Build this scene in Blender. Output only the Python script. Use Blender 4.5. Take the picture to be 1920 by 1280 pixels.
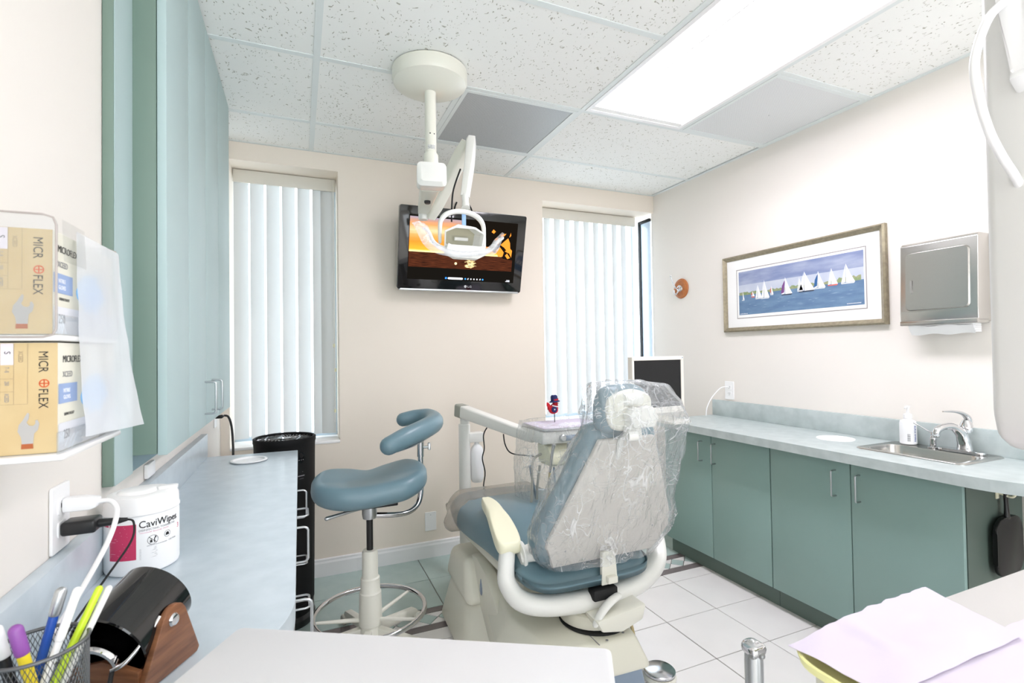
import bpy, bmesh, math, random
from mathutils import Vector, Matrix, noise
random.seed(7)
D = bpy.data
for o in list(D.objects): D.objects.remove(o)
SC = bpy.context.scene
C = SC.collection
PI = math.pi
# ------------------------------------------------------------------ camera, world, light, exposure
H = 1.2817
cam = D.cameras.new('camera'); camo = D.objects.new('camera', cam); C.objects.link(camo)
cam.sensor_width = 36.0; cam.lens = 937.6 / 1920 * 36.0; cam.clip_start = 0.02
p_, y_, r_ = 0.0186, 0.4021, -0.0151
F = Vector((math.sin(y_) * math.cos(p_), math.cos(y_) * math.cos(p_), math.sin(p_)))
Rt = Vector((math.cos(y_), -math.sin(y_), 0)); Up = Rt.cross(F)
R2 = math.cos(r_) * Rt + math.sin(r_) * Up; U2 = -math.sin(r_) * Rt + math.cos(r_) * Up
camo.matrix_world = Matrix(((R2.x, U2.x, -F.x, 0), (R2.y, U2.y, -F.y, 0), (R2.z, U2.z, -F.z, H), (0, 0, 0, 1)))
cam.dof.use_dof = True; cam.dof.focus_distance = 2.1; cam.dof.aperture_fstop = 9.0
SC.camera = camo
w = D.worlds.new('world'); SC.world = w; w.use_nodes = True
w.node_tree.nodes['Background'].inputs[0].default_value = (0.90, 0.955, 1.0, 1)
w.node_tree.nodes['Background'].inputs[1].default_value = 2.3
SC.view_settings.view_transform = 'Standard'; SC.view_settings.look = 'None'
SC.view_settings.exposure = 1.12; SC.view_settings.gamma = 1.0; SC.view_settings.use_curve_mapping = False
SC.cycles.max_bounces = 10; SC.cycles.diffuse_bounces = 6; SC.cycles.glossy_bounces = 4
SC.cycles.transmission_bounces = 8; SC.cycles.transparent_max_bounces = 16
LENS_GLOW = 13.0
# ------------------------------------------------------------------ materials
def lin(h):
    if isinstance(h, str):
        h = h.lstrip('#'); v = [int(h[i:i + 2], 16) / 255 for i in (0, 2, 4)]
    else: v = h
    return tuple((c / 12.92 if c <= .04045 else ((c + .055) / 1.055) ** 2.4) for c in v) + (1,)
MATS = {}
def mat(name, col='#808080', rough=.5, metal=0, spec=.5, emit=0, coat=0, trans=0, bump=None, vary=None, alpha=1):
    if name in MATS: return MATS[name]
    m = D.materials.new(name); m.use_nodes = True; MATS[name] = m
    nt = m.node_tree; b = nt.nodes['Principled BSDF']
    c = lin(col)
    b.inputs['Base Color'].default_value = c; b.inputs['Roughness'].default_value = rough
    b.inputs['Metallic'].default_value = metal; b.inputs['Specular IOR Level'].default_value = spec
    b.inputs['Coat Weight'].default_value = coat; b.inputs['Transmission Weight'].default_value = trans
    b.inputs['Alpha'].default_value = alpha
    if emit: b.inputs['Emission Color'].default_value = c; b.inputs['Emission Strength'].default_value = emit
    tc = nt.nodes.new('ShaderNodeTexCoord')
    if vary:      # (other colour, scale, detail)
        n = nt.nodes.new('ShaderNodeTexNoise'); n.inputs['Scale'].default_value = vary[1]; n.inputs['Detail'].default_value = vary[2]
        mp = nt.nodes.new('ShaderNodeMapping'); nt.links.new(tc.outputs['Object'], mp.inputs[0]); nt.links.new(mp.outputs[0], n.inputs['Vector'])
        if len(vary) > 3: mp.inputs['Scale'].default_value = vary[3]
        r = nt.nodes.new('ShaderNodeValToRGB'); r.color_ramp.elements[0].position = .35; r.color_ramp.elements[1].position = .65
        r.color_ramp.elements[0].color = c; r.color_ramp.elements[1].color = lin(vary[0])
        nt.links.new(n.outputs['Fac'], r.inputs[0]); nt.links.new(r.outputs[0], b.inputs['Base Color'])
    if bump:      # (scale, strength, distance)
        n = nt.nodes.new('ShaderNodeTexNoise'); n.inputs['Scale'].default_value = bump[0]; n.inputs['Detail'].default_value = 3
        nt.links.new(tc.outputs['Object'], n.inputs['Vector'])
        bp = nt.nodes.new('ShaderNodeBump'); bp.inputs['Strength'].default_value = bump[1]; bp.inputs['Distance'].default_value = bump[2]
        nt.links.new(n.outputs['Fac'], bp.inputs['Height']); nt.links.new(bp.outputs[0], b.inputs['Normal'])
    return m
wall_r = mat('wall_paint', '#e8e3dc', .8, bump=(90, .08, .002))
wall_b = mat('wall_paint_back', '#ece2d5', .8, bump=(90, .08, .002))
white_paint = mat('white_paint', '#eeeeee', .45)
teal = mat('teal_laminate', '#89a59f', .42, vary=('#8ba7a1', 6, 3))
teal_in = mat('teal_carcass', '#74897e', .5)
teal_sheen = mat('teal_upper_sheen', '#b0c4c4', .55, vary=('#b1c5c5', 6, 3), spec=.6)  # window sheen on the upper doors is put into this paler teal
counter_m = mat('counter_laminate', '#adb8b7', .34, vary=('#bcc6c5', 16, 8), spec=.6)
white_lam = mat('white_laminate', '#cfcfd0', .5)
steel = mat('brushed_steel', '#c6c4c0', .24, 1)
chrome = mat('chrome', '#d8d8da', .06, 1)
satin = mat('satin_metal', '#c4c8ca', .3, 1)
black = mat('black_plastic', '#1a1a1b', .35)
black_gloss = mat('black_gloss', '#060607', .08, coat=.5)
blackmat = mat('black_matt', '#0b0b0c', .65, spec=.3, bump=(300, .1, .001))
cream = mat('cream_enamel', '#e3e2d6', .28, spec=.5)
cream2 = mat('cream_enamel_base', '#dedccd', .33)
ivory = mat('ivory_pad', '#eeebcf', .4)
offw = mat('offwhite_plastic', '#e9e9e4', .3)
whitep = mat('white_plastic', '#f2f2f2', .35)
shell_m = mat('backrest_shell', '#cbc6be', .45)
vinyl = mat('blue_vinyl', '#6a858f', .34, spec=.5, bump=(260, .06, .001), vary=('#66818b', 4, 2))
lav = mat('lavender_paper', '#c6becd', .9, bump=(160, .12, .001))
yellow = mat('pale_yellow_plastic', '#eceaa6', .35)
grout = mat('grout', '#7a7571', .9)
tile_w = mat('white_floor_tile', '#e6e4e2', .3, vary=('#eae8e6', 5, 5), bump=(30, .05, .002))
tile_g = mat('green_floor_tile', '#b3c5c1', .4, vary=('#abbfbb', 14, 6), bump=(60, .1, .002))
tile_d = mat('brown_strip_tile', '#6f6767', .5, vary=('#776f6f', 20, 4))
wood = mat('walnut', '#8a5b3c', .4, vary=('#6b4229', 14, 6, (1, 1, 9)))
wood_o = mat('oak_disc', '#b8713c', .4, vary=('#a86230', 40, 4))
gold = mat('frame_gold', '#8d8470', .4, .4, vary=('#a0967e', 60, 5), bump=(120, .2, .002))
mattb = mat('picture_mat', '#f0f0ee', .8)
grey_line = mat('grey_fillet', '#9b9694', .6)
slate = mat('slate_metal', '#8fa0b2', .35, .4)
rubber = mat('black_rubber', '#121213', .7)
hose = mat('grey_hose', '#b3b1a8', .5)
hose2 = mat('tan_hose', '#cdb98a', .5)
bottle_m = mat('bottle_plastic', '#f3f4f5', .3)
pink = mat('pink_label', '#c9345f', .5)
ink = mat('ink_black', '#202022', .6)
inkg = mat('ink_grey', '#8a8a8e', .7)
inkl = mat('ink_pale', '#e3a9bb', .7)
kraft = mat('glove_box_tan', '#c6b288', .6, vary=('#bea67a', 9, 3))
boxw = mat('glove_box_cream', '#d8d5c6', .6)
boxblue = mat('glove_box_blue', '#93a7cc', .6)
glovegrey = mat('glove_grey', '#a8a6a4', .6)
orange = mat('orange_ink', '#d0582a', .6)
brown = mat('cuff_brown', '#a5562a', .6)
tbar = mat('grid_bar', '#dfe5e4', .5)
alu = mat('aluminium_frame', '#c2d0da', .4, .2)
bluepen = mat('blue_pen', '#1c4aa0', .25)
purple = mat('purple_cap', '#8a4f9c', .3)
yel = mat('yellow_body', '#e6cf2a', .3)
lime = mat('lime_pen', '#c6e22c', .3)
red = mat('red_felt', '#c0202c', .9)
navy = mat('navy_felt', '#232a5c', .9)
felt_w = mat('white_felt', '#f2eeee', .9)
mirror_black = mat('hand_mirror_black', '#060606', .3)
toek = mat('toe_kick', '#5f7069', .5)
endp = mat('end_panel_shaded', '#55645c', .5)  # shade under the worktop is put into this darker green
wirem = mat('wire_mesh_grey', '#6c6e70', .4, .7)

def nodes_of(name):
    m = D.materials.new(name); m.use_nodes = True; MATS[name] = m
    nt = m.node_tree; nt.nodes.clear(); out = nt.nodes.new('ShaderNodeOutputMaterial')
    return m, nt, out
def film(name, base_alpha, white=.12, rough=.12, bscale=28, bstr=.6, col='#f4f6f8', wave=True, crease=0):
    """thin clear plastic: mostly transparent, glossy folds, a little milky"""
    m, nt, out = nodes_of(name); N = nt.nodes; L = nt.links
    tc = N.new('ShaderNodeTexCoord'); mp = N.new('ShaderNodeMapping'); L.new(tc.outputs['Object'], mp.inputs[0])
    if wave: mp.inputs['Scale'].default_value = (1.6, 1.6, .55)
    n = N.new('ShaderNodeTexNoise'); n.inputs['Scale'].default_value = bscale; n.inputs['Detail'].default_value = 3; n.inputs['Distortion'].default_value = 1.2
    L.new(mp.outputs[0], n.inputs['Vector'])
    bp = N.new('ShaderNodeBump'); bp.inputs['Strength'].default_value = bstr; bp.inputs['Distance'].default_value = .02
    L.new(n.outputs['Fac'], bp.inputs['Height'])
    tr = N.new('ShaderNodeBsdfTransparent'); tr.inputs[0].default_value = (.97, .98, .985, 1)
    gl = N.new('ShaderNodeBsdfGlossy'); gl.inputs['Roughness'].default_value = rough; L.new(bp.outputs[0], gl.inputs['Normal'])
    df = N.new('ShaderNodeBsdfDiffuse'); df.inputs[0].default_value = lin(col); tl = N.new('ShaderNodeBsdfTranslucent'); tl.inputs[0].default_value = lin(col)
    ad = N.new('ShaderNodeMixShader'); ad.inputs[0].default_value = .2; L.new(df.outputs[0], ad.inputs[1]); L.new(tl.outputs[0], ad.inputs[2])
    m1 = N.new('ShaderNodeMixShader'); m1.inputs[0].default_value = white
    if crease:
        fs = []
        for sc_, rot, st in ((7, .5, (1.3, 1.3, .35)), (16, -.7, (.5, .5, 1.6)), (11, .2, (1, 1, .8))):
            mq = N.new('ShaderNodeMapping'); mq.inputs['Rotation'].default_value = (rot, rot * .7, 0); mq.inputs['Scale'].default_value = st; L.new(tc.outputs['Object'], mq.inputs[0])
            nn = N.new('ShaderNodeTexNoise'); nn.inputs['Scale'].default_value = sc_; nn.inputs['Detail'].default_value = 2; nn.inputs['Distortion'].default_value = .8; L.new(mq.outputs[0], nn.inputs['Vector'])
            sb_ = N.new('ShaderNodeMath'); sb_.operation = 'SUBTRACT'; sb_.inputs[1].default_value = .5; L.new(nn.outputs['Fac'], sb_.inputs[0])
            ab = N.new('ShaderNodeMath'); ab.operation = 'ABSOLUTE'; L.new(sb_.outputs[0], ab.inputs[0])
            mr = N.new('ShaderNodeMapRange'); mr.inputs[1].default_value = .0; mr.inputs[2].default_value = .014; mr.inputs[3].default_value = crease; mr.inputs[4].default_value = 0; L.new(ab.outputs[0], mr.inputs[0]); fs.append(mr)
        a1 = N.new('ShaderNodeMath'); a1.operation = 'MAXIMUM'; L.new(fs[0].outputs[0], a1.inputs[0]); L.new(fs[1].outputs[0], a1.inputs[1])
        a2 = N.new('ShaderNodeMath'); a2.operation = 'MAXIMUM'; L.new(a1.outputs[0], a2.inputs[0]); L.new(fs[2].outputs[0], a2.inputs[1])
        big = N.new('ShaderNodeTexNoise'); big.inputs['Scale'].default_value = 5; L.new(tc.outputs['Object'], big.inputs['Vector'])
        bmul = N.new('ShaderNodeMath'); bmul.operation = 'MULTIPLY'; L.new(a2.outputs[0], bmul.inputs[0]); bm_ = N.new('ShaderNodeMapRange'); bm_.inputs[1].default_value = .38; bm_.inputs[2].default_value = .6; L.new(big.outputs['Fac'], bm_.inputs[0]); L.new(bm_.outputs[0], bmul.inputs[1])
        a3 = N.new('ShaderNodeMath'); a3.operation = 'ADD'; a3.inputs[1].default_value = white; a3.use_clamp = True; L.new(bmul.outputs[0], a3.inputs[0]); L.new(a3.outputs[0], m1.inputs[0])
    L.new(tr.outputs[0], m1.inputs[1]); L.new(ad.outputs[0], m1.inputs[2])
    lw = N.new('ShaderNodeLayerWeight'); lw.inputs['Blend'].default_value = .5; L.new(bp.outputs[0], lw.inputs['Normal'])
    pw = N.new('ShaderNodeMath'); pw.operation = 'POWER'; pw.inputs[1].default_value = 2.6; L.new(lw.outputs['Facing'], pw.inputs[0])
    ma = N.new('ShaderNodeMath'); ma.operation = 'MULTIPLY_ADD'; ma.inputs[1].default_value = base_alpha * 1.9; ma.inputs[2].default_value = .05; L.new(pw.outputs[0], ma.inputs[0])
    m2 = N.new('ShaderNodeMixShader'); L.new(ma.outputs[0], m2.inputs[0]); L.new(m1.outputs[0], m2.inputs[1]); L.new(gl.outputs[0], m2.inputs[2])
    L.new(m2.outputs[0], out.inputs[0]); return m
bag_m = film('clear_bag_plastic', .30, .15, .10, 18, .9, crease=.5)
sleeve_m = film('clear_sleeve_plastic', .30, .06, .08, 26, .9, crease=.5)
frost = film('frosted_film', .10, .66, .25, 6, .12, '#eef2f6')
acryl = film('clear_acrylic', .18, .04, .03, 3, .0, '#eef0f2', False)
vinylclear = film('clear_toe_cover', .2, .42, .15, 5, .3, '#b9ad9e', False)
def glass():
    m, nt, out = nodes_of('window_glass'); N = nt.nodes; L = nt.links
    tr = N.new('ShaderNodeBsdfTransparent'); tr.inputs[0].default_value = (.95, .98, 1, 1); gl = N.new('ShaderNodeBsdfGlossy'); gl.inputs['Roughness'].default_value = .02
    mx = N.new('ShaderNodeMixShader'); mx.inputs[0].default_value = .06; L.new(tr.outputs[0], mx.inputs[1]); L.new(gl.outputs[0], mx.inputs[2]); L.new(mx.outputs[0], out.inputs[0]); return m
glass_m = glass()
def vane_mat():
    m, nt, out = nodes_of('vane_vinyl'); N = nt.nodes; L = nt.links
    df = N.new('ShaderNodeBsdfDiffuse'); df.inputs[0].default_value = lin('#cdcecc'); tl = N.new('ShaderNodeBsdfTranslucent'); tl.inputs[0].default_value = lin('#dfe0e0')
    mx = N.new('ShaderNodeMixShader'); mx.inputs[0].default_value = .10; L.new(df.outputs[0], mx.inputs[1]); L.new(tl.outputs[0], mx.inputs[2]); L.new(mx.outputs[0], out.inputs[0]); return m
vane_m = vane_mat()
def emit(name, col, s):
    if name in MATS: return MATS[name]
    m, nt, out = nodes_of(name); e = nt.nodes.new('ShaderNodeEmission'); e.inputs[0].default_value = lin(col); e.inputs[1].default_value = s
    nt.links.new(e.outputs[0], out.inputs[0]); return m
def ceil_mat():
    m = mat('acoustic_tile', '#dcdcd8', .95); nt = m.node_tree; N = nt.nodes; L = nt.links; b = N['Principled BSDF']
    g = N.new('ShaderNodeNewGeometry')
    n = N.new('ShaderNodeTexNoise'); n.inputs['Scale'].default_value = 18; n.inputs['Detail'].default_value = 2; L.new(g.outputs['Position'], n.inputs['Vector'])
    mm = N.new('ShaderNodeMixRGB'); mm.blend_type = 'LINEAR_LIGHT'; mm.inputs[0].default_value = .05; L.new(g.outputs['Position'], mm.inputs[1]); L.new(n.outputs['Color'], mm.inputs[2])
    mp = N.new('ShaderNodeMapping'); mp.inputs['Scale'].default_value = (88, 34, 60); mp.inputs['Rotation'].default_value = (0, 0, .25); L.new(mm.outputs[0], mp.inputs[0])
    v = N.new('ShaderNodeTexVoronoi'); v.inputs['Scale'].default_value = 1; L.new(mp.outputs[0], v.inputs['Vector'])
    r = N.new('ShaderNodeValToRGB'); r.color_ramp.elements[0].position = .16; r.color_ramp.elements[1].position = .25; r.color_ramp.elements[0].color = (0, 0, 0, 1); r.color_ramp.elements[1].color = (1, 1, 1, 1)
    L.new(v.outputs['Distance'], r.inputs[0])
    sp = N.new('ShaderNodeSeparateColor'); L.new(v.outputs['Color'], sp.inputs[0])
    gt = N.new('ShaderNodeMath'); gt.operation = 'GREATER_THAN'; gt.inputs[1].default_value = .75; L.new(sp.outputs[0], gt.inputs[0])
    mx = N.new('ShaderNodeMath'); mx.operation = 'MAXIMUM'; L.new(r.outputs[0], mx.inputs[0]); L.new(gt.outputs[0], mx.inputs[1])
    c = N.new('ShaderNodeMixRGB'); c.inputs[1].default_value = lin('#b3b1a6'); c.inputs[2].default_value = lin('#f1f2ef'); L.new(mx.outputs[0], c.inputs[0]); L.new(c.outputs[0], b.inputs['Base Color'])
    bp = N.new('ShaderNodeBump'); bp.inputs['Strength'].default_value = .6; bp.inputs['Distance'].default_value = .003; L.new(mx.outputs[0], bp.inputs['Height']); L.new(bp.outputs[0], b.inputs['Normal'])
    return m
ceil_m = ceil_mat()
def perf_mat(name, dark, light):
    m = mat(name, dark, .5, .1); nt = m.node_tree; N = nt.nodes; L = nt.links; b = N['Principled BSDF']
    g = N.new('ShaderNodeNewGeometry'); mp = N.new('ShaderNodeMapping'); mp.inputs['Rotation'].default_value = (0, 0, PI / 4); mp.inputs['Scale'].default_value = (170, 170, 0); L.new(g.outputs['Position'], mp.inputs[0])
    v = N.new('ShaderNodeTexVoronoi'); v.inputs['Scale'].default_value = 1; v.inputs['Randomness'].default_value = 0; L.new(mp.outputs[0], v.inputs['Vector'])
    r = N.new('ShaderNodeValToRGB'); r.color_ramp.elements[0].position = .30; r.color_ramp.elements[1].position = .38
    r.color_ramp.elements[0].color = lin(dark); r.color_ramp.elements[1].color = lin(light); L.new(v.outputs['Distance'], r.inputs[0]); L.new(r.outputs[0], b.inputs['Base Color']); return m
perf_dark = perf_mat('perforated_grey', '#868d91', '#c2c6c8'); perf_light = perf_mat('perforated_white', '#c4c8ca', '#e6e8e8')

# ------------------------------------------------------------------ builders
OFF = {}
def finish(bm, name, m, parent=None, smooth=35, origin=None, mods=None):
    off = OFF.get(parent.name, Vector()) if parent else (Vector(origin) if origin is not None else Vector())
    bmesh.ops.recalc_face_normals(bm, faces=bm.faces)
    bmesh.ops.translate(bm, verts=bm.verts, vec=-off)
    me = D.meshes.new(name); bm.to_mesh(me); bm.free()
    if smooth:
        for p in me.polygons: p.use_smooth = True
        if smooth < 180: me.set_sharp_from_angle(angle=math.radians(smooth))
    o = D.objects.new(name, me); C.objects.link(o)
    for x in (m if isinstance(m, (list, tuple)) else [m]): me.materials.append(x)
    if parent: o.parent = parent; OFF[o.name] = off
    else: o.location = off; OFF[o.name] = off
    return o
def thing(name, label, cat, loc=(0, 0, 0), group=None):
    o = D.objects.new(name, None); C.objects.link(o); o.location = loc; o.empty_display_size = .05
    o['label'] = label; o['category'] = cat
    if group: o['group'] = group
    OFF[o.name] = Vector(loc); return o
def tag(o, label, cat, group=None):
    o['label'] = label; o['category'] = cat
    if group: o['group'] = group
    return o
def struct(o): o['kind'] = 'structure'; return o
def dup(o, loc, label=None, group=None):
    r = o.copy(); C.objects.link(r); r.location = loc
    if label: r['label'] = label
    if group: r['group'] = group
    for ch in list(o.children):
        c = ch.copy(); C.objects.link(c); c.parent = r
        for g in ch.children:
            d = g.copy(); C.objects.link(d); d.parent = c
    return r
def bx(bm, x0, x1, y0, y1, z0, z1, bev=0, seg=2, mi=0):
    mtx = Matrix.Translation(((x0 + x1) / 2, (y0 + y1) / 2, (z0 + z1) / 2)) @ Matrix.Diagonal((abs(x1 - x0), abs(y1 - y0), abs(z1 - z0), 1))
    t = bmesh.new(); bmesh.ops.create_cube(t, size=1, matrix=mtx)
    if bev: bmesh.ops.bevel(t, geom=t.edges[:], offset=min(bev, .49 * min(abs(x1 - x0), abs(y1 - y0), abs(z1 - z0))), segments=seg, affect='EDGES', profile=.5)
    for f in t.faces: f.material_index = mi
    merge(bm, t)
def merge(bm, t, M=None):
    if M is not None: bmesh.ops.transform(t, matrix=M, verts=t.verts)
    me = D.meshes.new('tmp'); t.to_mesh(me); t.free(); bm.from_mesh(me); D.meshes.remove(me)
def box(name, m, parent, x0, x1, y0, y1, z0, z1, bev=.003, seg=2, origin=None, M=None):
    bm = bmesh.new(); bx(bm, x0, x1, y0, y1, z0, z1, bev, seg)
    if M is not None: bmesh.ops.transform(bm, matrix=M, verts=bm.verts)
    return finish(bm, name, m, parent, origin=origin)
def catmull(pts, n=8, closed=False):
    P = [Vector(p) for p in pts]
    if len(P) < 3: return P
    out = []
    K = len(P); rng = range(K) if closed else range(K - 1)
    for i in rng:
        if closed: a, b, c, d = P[(i - 1) % K], P[i], P[(i + 1) % K], P[(i + 2) % K]
        else: a, b, c, d = P[max(i - 1, 0)], P[i], P[i + 1], P[min(i + 2, K - 1)]
        for j in range(n):
            t = j / n
            out.append(.5 * ((2 * b) + (c - a) * t + (2 * a - 5 * b + 4 * c - d) * t * t + (3 * b - 3 * c + d - a) * t ** 3))
    if not closed: out.append(P[-1])
    return out
def tb(bm, pts, r, seg=10, smooth=True, closed=False, rn=6, flat=1.0, upv=None, dome=False):
    """tube along points; r number or list; flat squashes along the frame's 2nd axis"""
    n0 = len(pts); P = catmull(pts, rn, closed) if smooth and n0 > 2 else [Vector(p) for p in pts]
    K = len(P)
    if isinstance(r, (list, tuple)):
        rr = []
        for i in range(K):
            t = i / (K if closed else K - 1) * (n0 if closed else n0 - 1); a = int(min(t, n0 - 1)); b = (a + 1) % n0 if closed else min(a + 1, n0 - 1); f = t - a
            f = f * f * (3 - 2 * f); rr.append(r[a] * (1 - f) + r[b] * f)
    else: rr = [r] * K
    rings = []; prev = None
    if dome and not closed:
        d0 = (P[0] - P[1]).normalized(); d1 = (P[-1] - P[-2]).normalized(); a, b = P[0], P[-1]; ra, rb = rr[0], rr[-1]
        pre = [(a + d0 * ra * math.sin(t), ra * math.cos(t)) for t in (1.45, 1.15, .8, .4)]
        post = [(b + d1 * rb * math.sin(t), rb * math.cos(t)) for t in (.4, .8, 1.15, 1.45)]
        P = [x[0] for x in pre] + P + [x[0] for x in post]; rr = [x[1] for x in pre] + rr + [x[1] for x in post]; K = len(P)
    for i in range(K):
        if closed: t = P[(i + 1) % K] - P[i - 1]
        else: t = P[min(i + 1, K - 1)] - P[max(i - 1, 0)]
        t.normalize()
        if prev is None:
            u = Vector(upv) if upv else (Vector((0, 0, 1)) if abs(t.z) < .9 else Vector((1, 0, 0)))
        else: u = prev
        if upv and prev is not None: u = Vector(upv)
        u = (u - t * u.dot(t))
        if u.length < 1e-5: u = t.orthogonal()
        u.normalize(); prev = u; v = t.cross(u)
        rings.append([bm.verts.new(P[i] + rr[i] * (math.cos(2 * PI * k / seg) * v + flat * math.sin(2 * PI * k / seg) * u)) for k in range(seg)])
    for i in range(K if closed else K - 1):
        a, b = rings[i], rings[(i + 1) % K]
        for k in range(seg): bm.faces.new((a[k], a[(k + 1) % seg], b[(k + 1) % seg], b[k]))
    if not closed: bm.faces.new(rings[0][::-1]); bm.faces.new(rings[-1])
def tube(name, m, parent, pts, r, **k):
    og = k.pop('origin', None); bm = bmesh.new(); tb(bm, pts, r, **k); return finish(bm, name, m, parent, smooth=50, origin=og)
def lt(bm, prof, c=(0, 0, 0), seg=32, M=None, a0=0, a1=2 * PI):
    full = abs(a1 - a0 - 2 * PI) < 1e-6; n = seg if full else seg + 1
    t = bmesh.new(); rings = []
    for r, z in prof:
        if r < 1e-6: rings.append([t.verts.new((0, 0, z))])
        else: rings.append([t.verts.new((r * math.cos(a0 + (a1 - a0) * k / seg), r * math.sin(a0 + (a1 - a0) * k / seg), z)) for k in range(n)])
    for a, b in zip(rings, rings[1:]):
        for k in range(seg):
            k2 = (k + 1) % n
            if len(a) == 1 and len(b) == 1: continue
            if len(a) == 1: t.faces.new((a[0], b[k], b[k2]))
            elif len(b) == 1: t.faces.new((a[k], a[k2], b[0]))
            else: t.faces.new((a[k], a[k2], b[k2], b[k]))
    mm = Matrix.Translation(c)
    if M is not None: mm = mm @ M
    merge(bm, t, mm)
def lathe(name, m, parent, prof, c=(0, 0, 0), seg=32, M=None, smooth=35, origin=None):
    bm = bmesh.new(); lt(bm, prof, c, seg, M); return finish(bm, name, m, parent, smooth=smooth, origin=origin)
def prism(bm, poly, O, U, V, d0, d1, bev=0, seg=2):
    """extrude a 2-D outline lying in plane (O,U,V) from d0 to d1 along U x V"""
    O, U, V = Vector(O), Vector(U), Vector(V); W = U.cross(V).normalized()
    t = bmesh.new(); a = [t.verts.new(O + U * x + V * y + W * d0) for x, y in poly]; b = [t.verts.new(O + U * x + V * y + W * d1) for x, y in poly]
    t.faces.new(a[::-1]); t.faces.new(b); n = len(poly)
    for i in range(n): t.faces.new((a[i], a[(i + 1) % n], b[(i + 1) % n], b[i]))
    if bev: bmesh.ops.bevel(t, geom=[e for e in t.edges], offset=bev, segments=seg, affect='EDGES', profile=.5, clamp_overlap=True)
    merge(bm, t)
def prismo(name, m, parent, poly, O, U, V, d0, d1, bev=0, seg=2, origin=None, smooth=35):
    bm = bmesh.new(); prism(bm, poly, O, U, V, d0, d1, bev, seg); return finish(bm, name, m, parent, origin=origin, smooth=smooth)
def rrect(x0, x1, y0, y1, r, n=5):
    out = []
    for cx, cy, a in ((x1 - r, y1 - r, 0), (x0 + r, y1 - r, PI / 2), (x0 + r, y0 + r, PI), (x1 - r, y0 + r, 3 * PI / 2)):
        for k in range(n + 1): t = a + PI / 2 * k / n; out.append((cx + r * math.cos(t), cy + r * math.sin(t)))
    return out
def puff(name, m, parent, poly, O, U, V, th, edge=None, n=5, crown=0, deform=None, smooth=180, resample=6, origin=None):
    """upholstered pad: smooth outline, rounded edge all round, gently crowned faces"""
    O, U, V = Vector(O), Vector(U), Vector(V); W = U.cross(V).normalized()
    P = [Vector((x, y, 0)) for x, y in poly]
    P = catmull(P, resample, True) if resample else P
    c = sum(P, Vector()) / len(P); R = max((p - c).length for p in P); e = edge or th / 2
    prof = []
    for k in range(n + 1):
        a = PI / 2 * k / n; prof.append((e * (1 - math.cos(a)), -th / 2 + 0 + (th / 2) * math.sin(a) - th / 2 * 0))
    prof = [(e * (1 - math.sin(PI / 2 * k / n)), (-th / 2) * math.cos(PI / 2 * k / n)) for k in range(n + 1)]
    prof += [(a, -b) for a, b in prof[-2::-1]]
    bm = bmesh.new(); rings = []
    def pt(p, s, z):
        q = c + (p - c) * s; v = O + U * q.x + V * q.y + W * z
        return bm.verts.new(v if deform is None else deform(v, q, z))
    inner = [.3, .6, .85]
    seqs = [(.0, 'c', -1)]
    allr = []
    s_in = lambda p, ins: max(0, 1 - ins / max((p - c).length, 1e-6))
    for f in inner: allr.append([(p, s_in(p, e) * f, -(th / 2 + crown * (1 - f * f))) for p in P])
    for ins, z in prof: allr.append([(p, s_in(p, ins), z) for p in P])
    for f in inner[::-1]: allr.append([(p, s_in(p, e) * f, (th / 2 + crown * (1 - f * f))) for p in P])
    for rg in allr: rings.append([pt(*q) for q in rg])
    b0 = pt(c, 1, -(th / 2 + crown)); b1 = pt(c, 1, th / 2 + crown); K = len(P)
    for a, b in zip(rings, rings[1:]):
        for k in range(K): bm.faces.new((a[k], a[(k + 1) % K], b[(k + 1) % K], b[k]))
    for k in range(K): bm.faces.new((b0, rings[0][(k + 1) % K], rings[0][k])); bm.faces.new((b1, rings[-1][k], rings[-1][(k + 1) % K]))
    return finish(bm, name, m, parent, smooth=smooth, origin=origin)
def txt(s, size, O, U, V, thick=.0003, font=None, align='LEFT'):
    """lettering as a mesh in plane (O,U,V)"""
    cu = D.curves.new('t', 'FONT'); cu.body = s; cu.size = size; cu.extrude = thick; cu.align_x = align; cu.resolution_u = 3
    o = D.objects.new('t', cu); C.objects.link(o); dg = bpy.context.evaluated_depsgraph_get(); dg.update()
    me = D.meshes.new_from_object(o.evaluated_get(dg)); D.objects.remove(o); D.curves.remove(cu)
    O, U, V = Vector(O), Vector(U).normalized(), Vector(V).normalized(); W = U.cross(V)
    t = bmesh.new(); t.from_mesh(me); D.meshes.remove(me)
    M = Matrix(((U.x, V.x, W.x, O.x), (U.y, V.y, W.y, O.y), (U.z, V.z, W.z, O.z), (0, 0, 0, 1)))
    bmesh.ops.transform(t, matrix=M, verts=t.verts); return t
def text(name, m, parent, s, size, O, U, V, thick=.0003, align='LEFT', sx=1.0, bend=None):
    t = txt(s, size, (0, 0, 0), (1, 0, 0), (0, 1, 0), thick, align=align)
    O, U, V = Vector(O), Vector(U).normalized(), Vector(V).normalized(); W = U.cross(V)
    if bend:
        bmesh.ops.triangulate(t, faces=t.faces[:])
        for _ in range(2):
            bmesh.ops.subdivide_edges(t, edges=[e for e in t.edges if e.calc_length() > size * .22], cuts=1); bmesh.ops.triangulate(t, faces=t.faces[:])
    for v in t.verts:
        x, y, z = v.co
        v.co = bend(x * sx, y, z) if bend else O + U * x * sx + V * y + W * z
    bm = bmesh.new(); merge(bm, t); return finish(bm, name, m, parent, smooth=0)
X, Y, Z = Vector((1, 0, 0)), Vector((0, 1, 0)), Vector((0, 0, 1))
MX = Matrix.Rotation(-PI / 2, 4, 'X')      # lathe axis z -> +y
MYX = Matrix.Rotation(PI / 2, 4, 'Y')      # lathe axis z -> +x

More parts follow.
